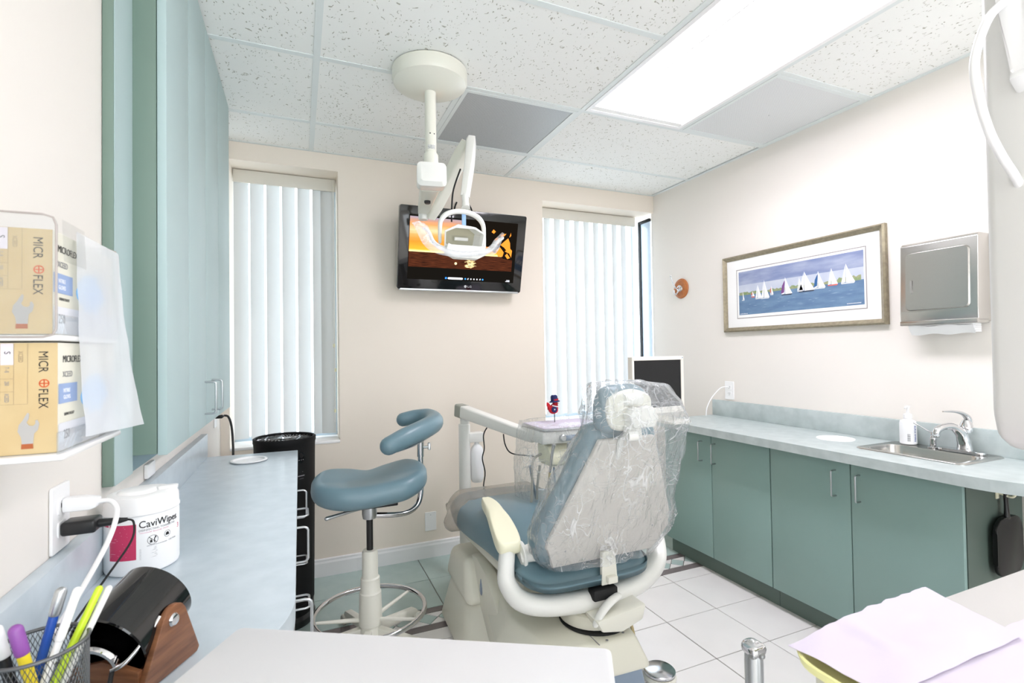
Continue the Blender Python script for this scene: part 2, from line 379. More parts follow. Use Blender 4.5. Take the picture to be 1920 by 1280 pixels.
# ------------------------------------------------------------------ room shell
XL, XR, YB, ZC, YF = -.395, 2.532, 3.114, 2.461, -2.4
W1 = (-.352, .217, .762, 2.361); W2 = (1.570, 2.520, .770, 2.331); DEP = .30
def wall(name, m, boxes):
    bm = bmesh.new()
    for b in boxes: bx(bm, *b)
    return struct(finish(bm, name, m, smooth=0))
wall('wall_left', wall_r, [(XL - .12, XL, YF, YB + DEP, 0, 2.7)])
wall('wall_right', wall_r, [(XR, XR + .12, YF, YB + .03, 0, 2.7)])
wall('wall_front', wall_r, [(XL - .12, -.30, YF - .12, YF, 0, 2.7), (2.40, XR + .12, YF - .12, YF, 0, 2.7), (-.30, 2.40, YF - .12, YF, 2.25, 2.7)])
bm = bmesh.new()      # unseen cased opening behind the camera, added to let fill light in
for b in ((-.36, -.30, 0, 2.31), (2.40, 2.46, 0, 2.31), (-.30, 2.40, 2.25, 2.31)): bx(bm, b[0], b[1], YF - .005, YF + .012, b[2], b[3], .003, 1)
struct(finish(bm, 'fill_opening', white_paint, smooth=0))
y0, y1 = YB, YB + DEP
wall('wall_back', wall_b, [(XL, W1[0], y0, y1, 0, 2.7), (W1[0], W1[1], y0, y1, 0, W1[2]), (W1[0], W1[1], y0, y1, W1[3], 2.7), (W1[1], W2[0], y0, y1, 0, 2.7),
     (W2[0], W2[1], y0, y1, 0, W2[2]), (W2[0], XR + .12, y0, y1, W2[3], 2.7), (W2[1], XR + .12, y0 + .03, y1, 0, W2[2])])
# floor with separate tiles
fl = box('floor', grout, None, XL - .1, XR + .1, YF, YB + .1, -.12, -.004, 0); struct(fl); OFF[fl.name] = Vector()
TP = .3035; xs = sorted({round(1.88 + TP * k, 4) for k in range(-8, 3)}); ysw = [2.206 - TP * k for k in range(0, 13)]
tilecache = {}
def tilebox(name, m, x0, x1, y0, y1, g=.0045):
    x0, x1 = max(x0, XL), min(x1, XR)
    if x1 - x0 < .02: return
    k = (name, round(x1 - x0, 3), round(y1 - y0, 3), m.name)
    if k not in tilecache:
        bm = bmesh.new(); w_, d_ = (x1 - x0) / 2 - g / 2, (y1 - y0) / 2 - g / 2; bx(bm, -w_, w_, -d_, d_, -.006, 0, .0012, 1)
        o = finish(bm, name, m, smooth=0); tilecache[k] = o.data
    else: o = D.objects.new(name, tilecache[k]); C.objects.link(o)
    o.parent = fl; o.location = ((x0 + x1) / 2, (y0 + y1) / 2, random.uniform(-.0004, .0004))
for a, b in zip(xs, xs[1:]):
    tilebox('floor_tile', tile_w, a, b, 2.206, 2.300)
    for q in range(15): tilebox('floor_tile', tile_w, a, b, 2.206 - TP * (q + 1), 2.206 - TP * q)
    for s in (0, 1):
        x0_, x1_ = a, b
        tilebox('border_strip', tile_d, x0_, x1_, (2.300, 2.452)[s], (2.350, 2.500)[s], .003)
    tilebox('green_tile', tile_g, a, b, 2.502, 2.810); tilebox('green_tile', tile_g, a, b, 2.810, 3.114)
dm = None; n_d = int((XR - XL) / .1012)
def flatpoly(name, m, pts, key):
    if key not in tilecache:
        bm = bmesh.new(); prism(bm, pts, (0, 0, 0), X, Y, -.006, 0); o = finish(bm, name, m, smooth=0); tilecache[key] = o.data
    else: o = D.objects.new(name, tilecache[key]); C.objects.link(o)
    o.parent = fl; return o
for k in range(n_d + 1):
    cx = .660 + .1012 * (k - 10)
    if cx < XL + .05 or cx > XR - .05: continue
    o = flatpoly('diamond_tile', tile_g, [(-.046, 0), (0, -.0475), (.046, 0), (0, .0475)], 'dia'); o.location = (cx, 2.401, 0)
    for s, key in ((1, 'tu'), (-1, 'td')):
        pts = [(0, .0025 * s), (.046, .048 * s), (-.046, .048 * s)]
        o = flatpoly('triangle_tile', tile_w, pts if s > 0 else pts[::-1], key); o.location = (cx + .0506, 2.401, 0)
# ceiling
ce = box('ceiling', white_paint, None, XL - .1, XR + .1, YF, YB + DEP, 2.56, 2.62, 0); struct(ce); OFF[ce.name] = Vector()
T = .6096; AX = .0709; gx = [AX - T, AX, AX + T, AX + 2 * T, AX + 3 * T]; R1 = YB - .3927; rows = [R1 - T * k for k in range(0, 10)]
def ctile(x0, x1, y0, y1):
    x0, x1, y0, y1 = max(x0, XL), min(x1, XR), max(y0, YF), min(y1, YB)
    if x1 - x0 < .03 or y1 - y0 < .03: return
    bm = bmesh.new(); bx(bm, x0 + .009, x1 - .009, y0 + .009, y1 - .009, ZC + .002, ZC + .015); finish(bm, 'ceiling_tile', ceil_m, ce, smooth=0)
def cbar(x0, x1, y0, y1): box('grid_bar', tbar, ce, x0, x1, y0, y1, ZC - (.001 if x1 - x0 > y1 - y0 else .0014), ZC + .03, 0)
colspans = [(gx[0] - T, gx[1]), (gx[1], gx[3]), (gx[4], gx[4] + 2 * T)]
ybounds = [YB] + rows
for i in range(len(ybounds) - 1):
    yt, yb = ybounds[i], ybounds[i + 1]
    if i < 2: cols = [(gx[1] - 2 * T, gx[1]), (gx[1], gx[3]), (gx[3], gx[3] + 2 * T)] if i == 0 else [(gx[1] - 2 * T, gx[1]), (gx[1], gx[2]), (gx[3], gx[3] + 2 * T)]
    elif i in (2, 3, 6, 7): cols = [(gx[1] - 2 * T, gx[1]), (gx[1], gx[3]), (gx[4], gx[4] + 2 * T)]
    else: cols = [(gx[1] - 2 * T, gx[1]), (gx[1], gx[3]), (gx[3], gx[4]), (gx[4], gx[4] + 2 * T)]
    for a, b in cols:
        if i == 2 and a == gx[4]: continue
        ctile(a, b, yb, yt)
for r in rows:
    if r > YF:
        if r in rows[2:3] or r == rows[6]:
            cbar(XL, gx[3], r - .0125, r + .0125); cbar(gx[4], XR, r - .0125, r + .0125)
        else: cbar(XL, XR, r - .0125, r + .0125)
cbar(gx[1] - .0125, gx[1] + .0125, YF, YB); cbar(gx[2] - .0125, gx[2] + .0125, rows[1], rows[0]); cbar(gx[3] - .0125, gx[3] + .0125, YF, YB); cbar(gx[4] - .0125, gx[4] + .0125, YF, rows[1])
cbar(XR - .022, XR, YF, YB); cbar(XL, XR, YB - .018, YB)
# vents
def vent(label, x0, x1, y0, y1, m, group='perforated ceiling vents'):
    t = thing('ceiling_vent', label, 'vent', ((x0 + x1) / 2, (y0 + y1) / 2, ZC), group)
    bm = bmesh.new(); f = .018
    for b in ((x0, x1, y0, y0 + f), (x0, x1, y1 - f, y1), (x0, x0 + f, y0 + f, y1 - f), (x1 - f, x1, y0 + f, y1 - f)): bx(bm, *b, ZC - .003, ZC + .012)
    finish(bm, 'vent_frame', tbar, t, smooth=0); box('perforated_plate', m, t, x0 + f, x1 - f, y0 + f, y1 - f, ZC, ZC + .004, 0)
    cx, cy = (x0 + x1) / 2, (y0 + y1) / 2
    lathe('center_screw', satin, t, [(0, -.0015), (.004, -.001), (.005, 0)], (cx, cy, ZC), 12)
vent('dark grey perforated ceiling vent beside the round lamp mount', gx[2] + .013, gx[3] - .013, rows[1] + .013, rows[0] - .013, perf_dark)
vent('pale perforated ceiling vent between the light fixture and right wall', gx[4] + .013, XR - .023, rows[2] + .013, rows[1] - .013, perf_light)
# troffers
def troffer(label, x0, x1, y0, y1):
    t = thing('ceiling_light', label, 'light', ((x0 + x1) / 2, (y0 + y1) / 2, ZC), 'recessed fluorescent ceiling lights')
    e = emit('lamp_lens', '#faf5ff', LENS_GLOW); refl = mat('light_reflector', '#f6f6f4', .5)
    bm = bmesh.new(); f = .02
    for b in ((x0, x1, y0, y0 + f), (x0, x1, y1 - f, y1), (x0, x0 + f, y0 + f, y1 - f), (x1 - f, x1, y0 + f, y1 - f)): bx(bm, *b, ZC - .004, ZC + .01)
    finish(bm, 'light_frame', whitep, t, smooth=0)
    cx = (x0 + x1) / 2
    for s in (-1, 1):    # curved reflector wings
        prof = []
        for k in range(9):
            a = k / 8; prof.append((s * (.285 - .15 * a), .004 + .07 * math.sin(a * PI / 2)))
        bm = bmesh.new(); a_ = [bm.verts.new((cx + p[0], y0 + f, ZC + p[1])) for p in prof]; b_ = [bm.verts.new((cx + p[0], y1 - f, ZC + p[1])) for p in prof]
        for k in range(8): bm.faces.new((a_[k], a_[k + 1], b_[k + 1], b_[k]))
        finish(bm, 'reflector', refl, t, smooth=180)
    bm = bmesh.new(); pr = [(cx - .150 + .30 * k / 10, ZC + .060 - .045 * math.sin(PI * k / 10)) for k in range(11)]
    a_ = [bm.verts.new((p[0], y0 + .05, p[1])) for p in pr]; b_ = [bm.verts.new((p[0], y1 - .05, p[1])) for p in pr]
    for k in range(10): bm.faces.new((a_[k], a_[k + 1], b_[k + 1], b_[k]))
    bm.faces.new(a_); bm.faces.new(b_[::-1])
    finish(bm, 'lamp_lens', e, t, smooth=180)
    for yy in (y0 + f, y1 - f - .03): box('end_cap', refl, t, x0 + f, x1 - f, yy, yy + .03, ZC, ZC + .08, 0)
    box('rib', refl, t, cx - .14, cx - .134, y0 + f, y1 - f, ZC + .02, ZC + .075, 0); box('rib', refl, t, cx + .134, cx + .14, y0 + f, y1 - f, ZC + .02, ZC + .075, 0)
troffer('long recessed ceiling light glowing white in front of the windows', gx[3] + .013, gx[4] - .013, rows[3] + .013, rows[1] - .013)
troffer('added unseen ceiling light behind the camera, for fill', gx[3] + .013, gx[4] - .013, rows[7] + .013, rows[5] - .013)  # unseen fixture, added to fill the room with light from behind

# ------------------------------------------------------------------ trim
bm = bmesh.new(); prof = [(0, 0), (.014, 0), (.014, .075), (.010, .085), (.010, .095), (.004, .1), (0, .1)]
prism(bm, [(-a, b) for a, b in prof][::-1], (XL, YB, 0), Y, Z, 0, XR - XL); struct(finish(bm, 'baseboard_back', white_paint, smooth=0))
def window(n, w):
    x0, x1, z0, z1 = w; yg = YB + .245; f = .035
    bm = bmesh.new()
    for b in ((x0, x1, z0, z0 + f), (x0, x1, z1 - f, z1), (x0, x0 + f, z0 + f, z1 - f), (x1 - f, x1, z0 + f, z1 - f)): bx(bm, b[0], b[1], yg - .02, yg + .03, b[2], b[3], .003, 1)
    o = struct(finish(bm, 'window_%d' % n, alu, origin=(x0, yg, z0), smooth=0))
    box('window_pane', glass_m, o, x0 + f, x1 - f, yg, yg + .006, z0 + f, z1 - f, 0)
    return o
window(1, W1); w2 = window(2, W2)
struct(box('trim_1', white_paint, None, W1[0], W1[1], YB - .004, YB + .225, W1[2] - .004, W1[2] + .012, .003))
struct(box('trim_2', white_paint, None, W2[0], W2[1], YB - .004, YB + .225, W2[2] - .004, W2[2] + .012, .003))
# side light in the reveal by the right corner: dark metal frame with glass
t = struct(box('window_3', mat('bronze_frame', '#24292c', .4, .4), None, XR - .018, XR + .004, YB + .150, YB + .176, .79, 2.30, .002)); OFF[t.name] = Vector(t.location)
box('frame_head', MATS['bronze_frame'], t, XR - .018, XR + .004, YB + .035, YB + .15, 2.275, 2.30, .002)
box('frame_sill', MATS['bronze_frame'], t, XR - .018, XR + .004, YB + .035, YB + .15, .79, .81, .002)
box('window_pane', mat('side_light_glass', '#cfe2f6', .05, spec=.8), t, XR - .009, XR - .005, YB + .035, YB + .15, .81, 2.275, 0)
# vertical blinds
def blind(label, w, first, n, ang, gap_at=()):
    x0, x1, z0, z1 = w; yv = YB + .185
    t = thing('vertical_blind', label, 'blind', ((x0 + x1) / 2, yv, z1), 'vertical vane window blinds')
    xr_ = min(x1 - .004, 2.47) if x1 > 2 else x1 - .004
    box('valance', mat('valance_cream', '#d9d6cc', .5), t, x0 + .004, xr_, YB + .148, YB + .158, z1 - .078, z1 - .004, .002)
    if x1 < 1: box('valance_end_clip', MATS['valance_cream'], t, xr_ - .022, xr_ - .001, YB + .1455, YB + .148, z1 - .079, z1 - .003, .001)
    box('headrail', MATS['valance_cream'], t, x0 + .01, xr_ - .01, yv - .02, yv + .02, z1 - .045, z1 - .006, .002)
    sp = .085; hw = .0405
    base = None
    for k in range(n):
        cx = first + sp * k
        if cx + .03 > xr_: break
        if base is None:
            bm = bmesh.new(); th = .0005; pts = []
            for i in range(7):
                u = -hw + 2 * hw * i / 6; pts.append((u, .003 * (1 - (u / hw) ** 2)))
            zb, zt = z0 + .03, z1 - .05
            for s, zz in ((0, zb), (1, zt)): pass
            lo = [bm.verts.new((p[0], p[1], zb - 1.5)) for p in pts]; hi = [bm.verts.new((p[0], p[1], zt - 1.5)) for p in pts]
            for i in range(6): bm.faces.new((lo[i], lo[i + 1], hi[i + 1], hi[i]))
            base = finish(bm, 'vane', vane_m, smooth=180); v = base
        else: v = base.copy(); C.objects.link(v)
        v.parent = t; v.location = Vector((cx, yv, 1.5)) - OFF[t.name]; v.rotation_euler = (0, 0, math.radians(ang + random.uniform(-2.5, 2.5)))
    return t
b1 = blind('vertical blind in the left window beside the upper cabinets', W1, -.310, 7, 26)
# stacked last vane turned flat at the right jamb, cord and beads
v = [c for c in b1.children if c.name.startswith('vane')][0].copy(); C.objects.link(v); v.location.x = .165 - OFF[b1.name].x; v.rotation_euler = (0, 0, math.radians(-12)); v.location.y += -.01
for xx in (.196, .203): tube('bead_chain', whitep, b1, [(xx, YB + .15, 2.28), (xx, YB + .15, .86)], .0018, seg=6, smooth=False)
for zz, xx in ((1.33, .196), (1.18, .203), (.93, .2)): lathe('chain_clip', ivory, b1, [(0, -.012), (.006, -.010), (.007, 0), (.006, .010), (0, .012)], (xx, YB + .15, zz), 10)
b2 = blind('vertical blind in the right window behind the dental chair', W2, 1.613, 12, 27)

# ------------------------------------------------------------------ cabinets
def wire_handle(bm_or_parent, p, axis, L, out, r=.0035, name='handle', m=satin):
    p = Vector(p); a = Vector(axis); o = Vector(out); d = o.length; oo = o.normalized()
    pts = [p - a * L / 2, p - a * L / 2 + oo * d * .7]
    for k in range(1, 5): t = PI / 2 * k / 5; pts.append(p - a * L / 2 + oo * d * .7 + oo * d * .3 * math.sin(t) + a * d * .3 * (1 - math.cos(t)))
    q = [p * 2 - (x - oo * (x - p).dot(oo)) + oo * (x - p).dot(oo) - (p - p) for x in pts]
    q = []
    for x in pts:
        rel = x - p; along = rel.dot(a); ou = rel.dot(oo); q.append(p - a * along + oo * ou)
    return tube(name, m, bm_or_parent, pts + q[::-1], r, seg=8, smooth=False)
# right base units
def base_unit(label, y0, y1, doors, endpanel=False):
    t = thing('base_cabinet', label, 'cabinet', (2.3, (y0 + y1) / 2, 0), 'teal base cabinets under the right counter')
    bm = bmesh.new(); bx(bm, 2.152, 2.525, y0, y1, .10, .795)
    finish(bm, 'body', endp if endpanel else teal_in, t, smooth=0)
    box('toe_kick', toek, t, 2.180, 2.5, y0, y1, 0, .10, 0)
    for a, b, hy in doors:
        d = box('cabinet_door', teal, t, 2.132, 2.150, a + .002, b - .002, .100, .790, .0015)
        wire_handle(d, (2.132, hy, .69), Z, .11, (-.03, 0, 0))
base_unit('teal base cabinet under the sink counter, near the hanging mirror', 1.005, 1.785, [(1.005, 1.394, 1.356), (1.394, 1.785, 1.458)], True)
base_unit('teal base cabinet farther along, behind the dental chair', 1.787, 2.56, [(1.787, 2.168, 2.141), (2.168, 2.555, 2.24)])
# right worktop with backsplash and a hole for the sink
SX0, SX1, SY0, SY1 = 2.205, 2.505, 1.035, 1.425
def slab(cells, z0, z1, extra=None):
    bm = bmesh.new(); vs = {}
    def V_(x, y):
        k = (round(x, 4), round(y, 4))
        if k not in vs: vs[k] = bm.verts.new((x, y, z1))
        return vs[k]
    for x0, x1, y0, y1 in cells: bm.faces.new((V_(x0, y0), V_(x1, y0), V_(x1, y1), V_(x0, y1)))
    if extra: bm.faces.new([V_(*p) for p in extra])
    r = bmesh.ops.extrude_face_region(bm, geom=bm.faces[:]); bmesh.ops.translate(bm, vec=(0, 0, z0 - z1), verts=[g for g in r['geom'] if isinstance(g, bmesh.types.BMVert)])
    bmesh.ops.recalc_face_normals(bm, faces=bm.faces); return bm
cx0, cx1 = 2.055, XR - .001; h0, h1, k0, k1 = SX0 + .012, SX1 - .012, SY0 + .012, SY1 - .012
cells = [(cx0, h0, k0, k1), (cx0, h0, k1, 2.54), (h0, h1, k1, 2.54), (h1, cx1, k1, 2.54), (h1, cx1, k0, k1)]
arc = [(cx0 + .36 - .36 * math.cos(a), .98 - .36 * math.sin(a)) for a in [PI / 2 * k / 14 for k in range(15)]]
extra = [(cx0, k0), (h0, k0), (h1, k0), (cx1, k0), (cx1, .62)] + arc[::-1]
wt = thing('worktop', 'long grey-green laminate worktop with backsplash along the right wall', 'countertop', (2.3, 1.6, .84))
finish(slab(cells, .800, .840, extra), 'counter_slab', counter_m, wt, smooth=0)
box('backsplash', counter_m, wt, XR - .020, XR - .001, .62, 2.537, .840, .941, .002)
tag(lathe('cable_grommet', whitep, None, [(0, .001), (.066, .001), (.068, .003), (.078, .003), (.080, 0)], (2.35, 1.602, .8402), 40, origin=(2.35, 1.602, .84)), 'white round grommet cap in the right worktop left of the sink', 'grommet')
# sink
sk = thing('sink', 'stainless steel drop-in sink in the right worktop', 'sink', (2.35, 1.23, .84))
def sinkmesh():
    bm = bmesh.new(); o_ = rrect(SX0, SX1, SY0, SY1, .03, 5); i_ = rrect(SX0 + .022, SX1 - .085, SY0 + .028, SY1 - .028, .045, 5)
    def ring(p, z, s=0): 
        cx, cy = (SX0 + SX1 - .063) / 2, (SY0 + SY1) / 2
        return [bm.verts.new((x + (cx - x) * s, y + (cy - y) * s, z)) for x, y in p]
    rs = [ring(o_, .8402), ring(o_, .8435), ring([(x * .985 + .015 * 2.355, y * .985 + .015 * 1.23) for x, y in o_], .8455), ring(i_, .8440), ring(i_, .838, .02), ring(i_, .72, .07), ring(i_, .702, .14), ring(i_, .700, .6), ring(i_, .697, .93)]
    n = len(o_)
    for a, b in zip(rs, rs[1:]):
        for k in range(n): bm.faces.new((a[k], a[(k + 1) % n], b[(k + 1) % n], b[k]))
    bm.faces.new(rs[-1]); return bm
sb = finish(sinkmesh(), 'basin', steel, sk, smooth=50)
lathe('drain', chrome, sk, [(0, .0), (.03, .0), (.035, .003)], (2.32, 1.23, .6985), 24)
# faucet
fc = thing('faucet', 'chrome single-lever faucet at the back of the sink', 'faucet', (2.462, 1.15, .845))
bm = bmesh.new(); prism(bm, rrect(-.026, .026, -.08, .08, .025), (2.462, 1.16, .8455), X, Y, 0, .010, .003); finish(bm, 'deck_plate', chrome, fc)
tube('spout', chrome, fc, [(2.468, 1.150, .85), (2.462, 1.151, .89), (2.445, 1.155, .925), (2.41, 1.163, .950), (2.37, 1.172, .952), (2.340, 1.180, .940), (2.334, 1.182, .925)], [.027, .023, .019, .015, .0125, .0125, .012], seg=16)
lathe('aerator', chrome, fc, [(.0, 0), (.011, 0), (.0125, .004), (.0125, .016)], (2.334, 1.182, .913), 16)
lathe('valve_body', chrome, fc, [(.020, 0), (.022, .01), (.021, .03), (.018, .038), (.012, .05), (0, .054)], (2.475, 1.148, .925), 20)
tube('lever', chrome, fc, [(2.49, 1.146, .945), (2.482, 1.146, .982), (2.455, 1.151, 1.002), (2.41, 1.160, 1.012), (2.365, 1.172, 1.013)], [.012, .014, .011, .008, .004], seg=12, flat=.6)
sd = thing('sink_dispenser', 'small chrome lever stop with thin rod beside the faucet', 'tap', (2.470, 1.262, .845))
lathe('stem', chrome, sd, [(.021, 0), (.021, .003), (.012, .006), (.011, .03), (.013, .034), (.013, .040), (.007, .052), (.009, .058), (.006, .066), (0, .068)], (2.470, 1.262, .845), 20)
tube('rod_lever', chrome, sd, [(2.470, 1.262, .905), (2.44, 1.285, .928), (2.425, 1.31, .948)], .003, seg=8, smooth=False)
# soap bottle
so = thing('soap_bottle', 'white pump soap bottle standing at the left back of the sink', 'bottle', (2.468, 1.355, .846))
lathe('bottle', bottle_m, so, [(0, 0), (.027, 0), (.031, .004), (.031, .09), (.029, .100), (.016, .108), (.014, .110), (.014, .112), (0, .112)], (2.468, 1.355, .846), 32)
lathe('collar', whitep, so, [(.015, 0), (.016, .001), (.016, .018), (.009, .022), (.006, .024), (.004, .05), (0, .05)], (2.468, 1.355, .957), 24)
bm = bmesh.new(); tb(bm, [(2.468, 1.355, 1.002), (2.468, 1.355, 1.012)], .0085, seg=14, smooth=False); tb(bm, [(2.468, 1.355, 1.010), (2.448, 1.35, 1.010), (2.435, 1.347, 1.004)], .004, seg=8); finish(bm, 'pump_head', whitep, so)
def cyl_bend(c, r, a0, z0):
    def f(x, y, z): a = a0 + x / r; return Vector((c[0] + (r + z + .0004) * math.cos(a), c[1] + (r + z + .0004) * math.sin(a), z0 + y))
    return f
def arc_patch(name, m, parent, c, r, a0, a1, z0, z1, off=.0004, n=14):
    bm = bmesh.new(); A = [a0 + (a1 - a0) * k / n for k in range(n + 1)]
    v = [[bm.verts.new((c[0] + (r + off) * math.cos(a), c[1] + (r + off) * math.sin(a), z)) for a in A] for z in (z0, z1)]
    for k in range(n): bm.faces.new((v[0][k], v[0][k + 1], v[1][k + 1], v[1][k]))
    return finish(bm, name, m, parent, smooth=180)
aS = math.atan2(-1.355, -2.468)   # faces the room
bm = bmesh.new()
for k in range(9):
    wv = (.0016, .0008, .0012)[k % 3]; z_ = .862 + k * .0036
    A = [aS - .10 + .36 * i / 5 for i in range(6)]; v = [[bm.verts.new((2.468 + .0315 * math.cos(a), 1.355 + .0315 * math.sin(a), z)) for a in A] for z in (z_, z_ + wv)]
    for i in range(5): bm.faces.new((v[0][i], v[0][i + 1], v[1][i + 1], v[1][i]))
finish(bm, 'barcode', ink, so, smooth=0)
def soaptext(x, y, z): a = aS + .75 + (-y) / .031 * -1; return Vector((2.468 + (.0315 + z) * math.cos(a), 1.355 + (.0315 + z) * math.sin(a), .860 + x))
text('lettering', bluepen, so, 'DERMA SCRUB', .011, (0, 0, 0), X, Y, .0002, bend=soaptext, sx=.95)
# hand mirror on a hook under the worktop's end
hm = thing('hand_mirror', 'black square-headed hand mirror hanging on the cabinet end panel', 'mirror', (2.36, .985, .6))
bm = bmesh.new(); prism(bm, rrect(-.088, .088, -.105, .105, .05, 6), (2.365, .990, .548), X, Z, 0, .014, .004); finish(bm, 'mirror_head', mirror_black, hm)
tube('mirror_handle', mirror_black, hm, [(2.362, .983, .645), (2.360, .983, .70), (2.358, .983, .742)], [.014, .010, .011], seg=12, flat=.6, upv=(0, 1, 0))
hk = thing('mirror_hook', 'small cream plastic hook under the worktop holding the black mirror', 'hook', (2.35, 1.0, .75))
box('hook_plate', ivory, hk, 2.335, 2.355, .999, 1.0045, .715, .785, .002); tube('hook_arm', ivory, hk, [(2.352, .998, .735), (2.358, .965, .728), (2.362, .955, .748)], .0045, seg=8)

# left base cabinet and worktop
lb = thing('base_cabinet', 'base cabinet under the left worktop, wire handles seen edge-on', 'cabinet', (-.2, 1.8, 0))
box('body', teal_in, lb, XL + .001, -.045, 1.10, 2.505, .10, .80, 0); box('toe_kick', toek, lb, XL + .001, -.1, 1.1, 2.505, 0, .1, 0)
hy = [(1.10, 1.42), (1.42, 1.90), (1.90, 2.505)]
for a, b in hy: box('cabinet_door', white_lam, lb, -.044, -.026, a + .002, b - .002, .10, .79, .0015)
for yy in (2.12, 1.67, 1.18): wire_handle(lb, (-.026, yy, .70), Z, .105, (.048, 0, 0), .0035)
for yy, zz, o_ in ((2.04, .690, .052), (2.32, .41, .05), (1.84, .45, .052)): wire_handle(lb, (-.026, yy, zz), Y, .10, (o_, 0, 0), .0035)
lw_ = thing('worktop', 'pale laminate worktop with backsplash along the left wall', 'countertop', (-.2, 1.6, .84))
arcl = [(-.25 + .24 * math.cos(a), 1.0 - .24 * math.sin(a)) for a in [math.radians(60) * k / 12 for k in range(13)]]
polyl = [(XL + .001, 2.53), (-.010, 2.515)] + arcl + [(-.13, .2), (XL + .001, .2)]
bm = bmesh.new(); prism(bm, polyl[::-1], (0, 0, .80), X, Y, 0, .04, .0015, 1); finish(bm, 'counter_slab', mat('counter_laminate_blue', '#bcc8cf', .28, vary=('#c6d1d8', 18, 7), spec=.6), lw_)
box('backsplash', MATS['counter_laminate_blue'], lw_, XL + .001, -.370, .2, 2.53, .84, .941, .0015)
box('counter_leg_panel', white_lam, lw_, XL + .001, -.16, .25, .27, 0, .80, 0)
tag(lathe('cable_grommet', whitep, None, [(0, -.004), (.058, -.004), (.060, .003), (.068, .003), (.070, 0)], (-.196, 2.353, .8445), 40, origin=(-.196, 2.353, .84)), 'white round grommet ring at the far end of the left worktop', 'grommet')

# upper cabinets on the left wall
uc = thing('wall_cabinet', 'tall shallow blue-green wall cabinet above the left worktop', 'cabinet', (-.36, 2.05, 1.04))
box('body', teal_in, uc, XL + .001, -.3235, 1.475, 2.685, 1.042, ZC - .003, .001)
for i, (a, b) in enumerate(((1.472, 1.748), (1.748, 2.045), (2.045, 2.345), (2.345, 2.688))):
    d = box('cabinet_door', teal_sheen, uc, -.322, -.302, a + .003, b - .003, 1.038, ZC - .004, .0015)
    if i == 1: wire_handle(d, (-.302, 2.01, 1.135), Z, .11, (.034, 0, 0))
    if i == 2: wire_handle(d, (-.302, 2.28 - .12, 1.135), Z, .11, (.034, 0, 0))
box('filler_stile', teal_in, uc, XL + .001, -.374, 1.345, 1.44, 1.0, ZC - .003, .001)
box('filler_edge', teal_sheen, uc, -.376, -.372, 1.35, 1.475, 1.0, ZC - .003, 0)  # room-facing side of the stile, its lit tone put into the colour
box('back_rail', mat('rail_blue', '#7f9ea8', .4), uc, XL + .0005, XL + .010, 1.44, 2.6, .995, 1.042, 0)
# power outlets
def outlet(label, p, n, u, blank=False):
    """p centre on wall, n normal, u horizontal"""
    n = Vector(n); u = Vector(u); t = thing('outlet_plate' if blank else 'power_outlet', label, 'outlet' if not blank else 'wall plate', p)
    bm = bmesh.new(); prism(bm, rrect(-.036, .036, -.058, .058, .004, 2), Vector(p), u, Z, 0.0005, .0055, .0015, 1); finish(bm, 'cover_plate', whitep, t)
    if blank:
        lathe('screw', satin, t, [(0, .001), (.003, .0005), (.003, 0)], Vector(p) + n * .0056 + Z * .04, 8, n.to_track_quat('Z', 'Y').to_matrix().to_4x4()); return t
    for s in (-1, 1):
        bm = bmesh.new(); prism(bm, rrect(-.017, .017, -.014, .014, .007, 4), Vector(p) + Z * .02 * s, u, Z, .0055, .0075); finish(bm, 'socket', whitep, t)
        bm = bmesh.new()
        for dx in (-.006, .006): prism(bm, [(dx - .001, -.002), (dx + .001, -.002), (dx + .001, .006), (dx - .001, .006)], Vector(p) + Z * .02 * s, u, Z, .0074, .0078)
        lt(bm, [(0, 0), (.0022, 0)], Vector(p) + Z * (.02 * s - .008) + n * .0077, 8, n.to_track_quat('Z', 'Y').to_matrix().to_4x4()); finish(bm, 'socket_slots', ink, t, smooth=0)
    return t
outlet('white power outlet above the right backsplash with a cord plugged in', (XR, 2.405, 1.008), (-1, 0, 0), -Y)
outlet('white power outlet on the left wall by the wipes canister', (XL, 1.133, 1.0), (1, 0, 0), Y)
outlet('white outlet on the wall strip under the wall cabinet', (XL, 1.70, .985), (1, 0, 0), Y) if False else None
outlet('blank white plate low on the back wall right of the stool', (.75, YB, .222), (0, -1, 0), X, True)
tg = tag(tube('cord', whitep, None, [(XR - .010, 2.410, 1.030), (XR - .035, 2.412, 1.032), (XR - .06, 2.43, 1.02), (XR - .10, 2.46, .96), (XR - .125, 2.475, .90), (XR - .13, 2.48, .846)], .0032, seg=8, origin=(XR, 2.41, 1.03)), 'thin white cord hanging from the right wall outlet to worktop', 'cord')
# under-cabinet small junction box
tag(box('junction_box', whitep, None, XL + .0005, XL + .012, 1.66, 1.735, .945, .985, .004, origin=(XL, 1.7, .96)), 'small white junction box on the backsplash under the wall cabinet', 'junction box')
# far-left cord and plug
cp = thing('cord', 'black cord with angled plug hanging by the left window', 'cord', (-.38, 2.9, .9))
bm = bmesh.new(); prism(bm, [(-.02, -.008), (.012, -.008), (.024, .004), (.012, .01), (-.006, .008)], (-.372, 2.9, .972), X, Z, -.012, .012, .003); finish(bm, 'plug', black, cp)
tube('cable', black, cp, [(-.352, 2.9, .977), (-.332, 2.89, .97), (-.315, 2.86, .925), (-.305, 2.82, .85), (-.302, 2.80, .78), (-.300, 2.78, .5), (-.30, 2.75, .02)], .0055, seg=8)
box('wall_socket', whitep, cp, XL + .0005, XL + .006, 2.87, 2.94, .92, 1.03, .002)

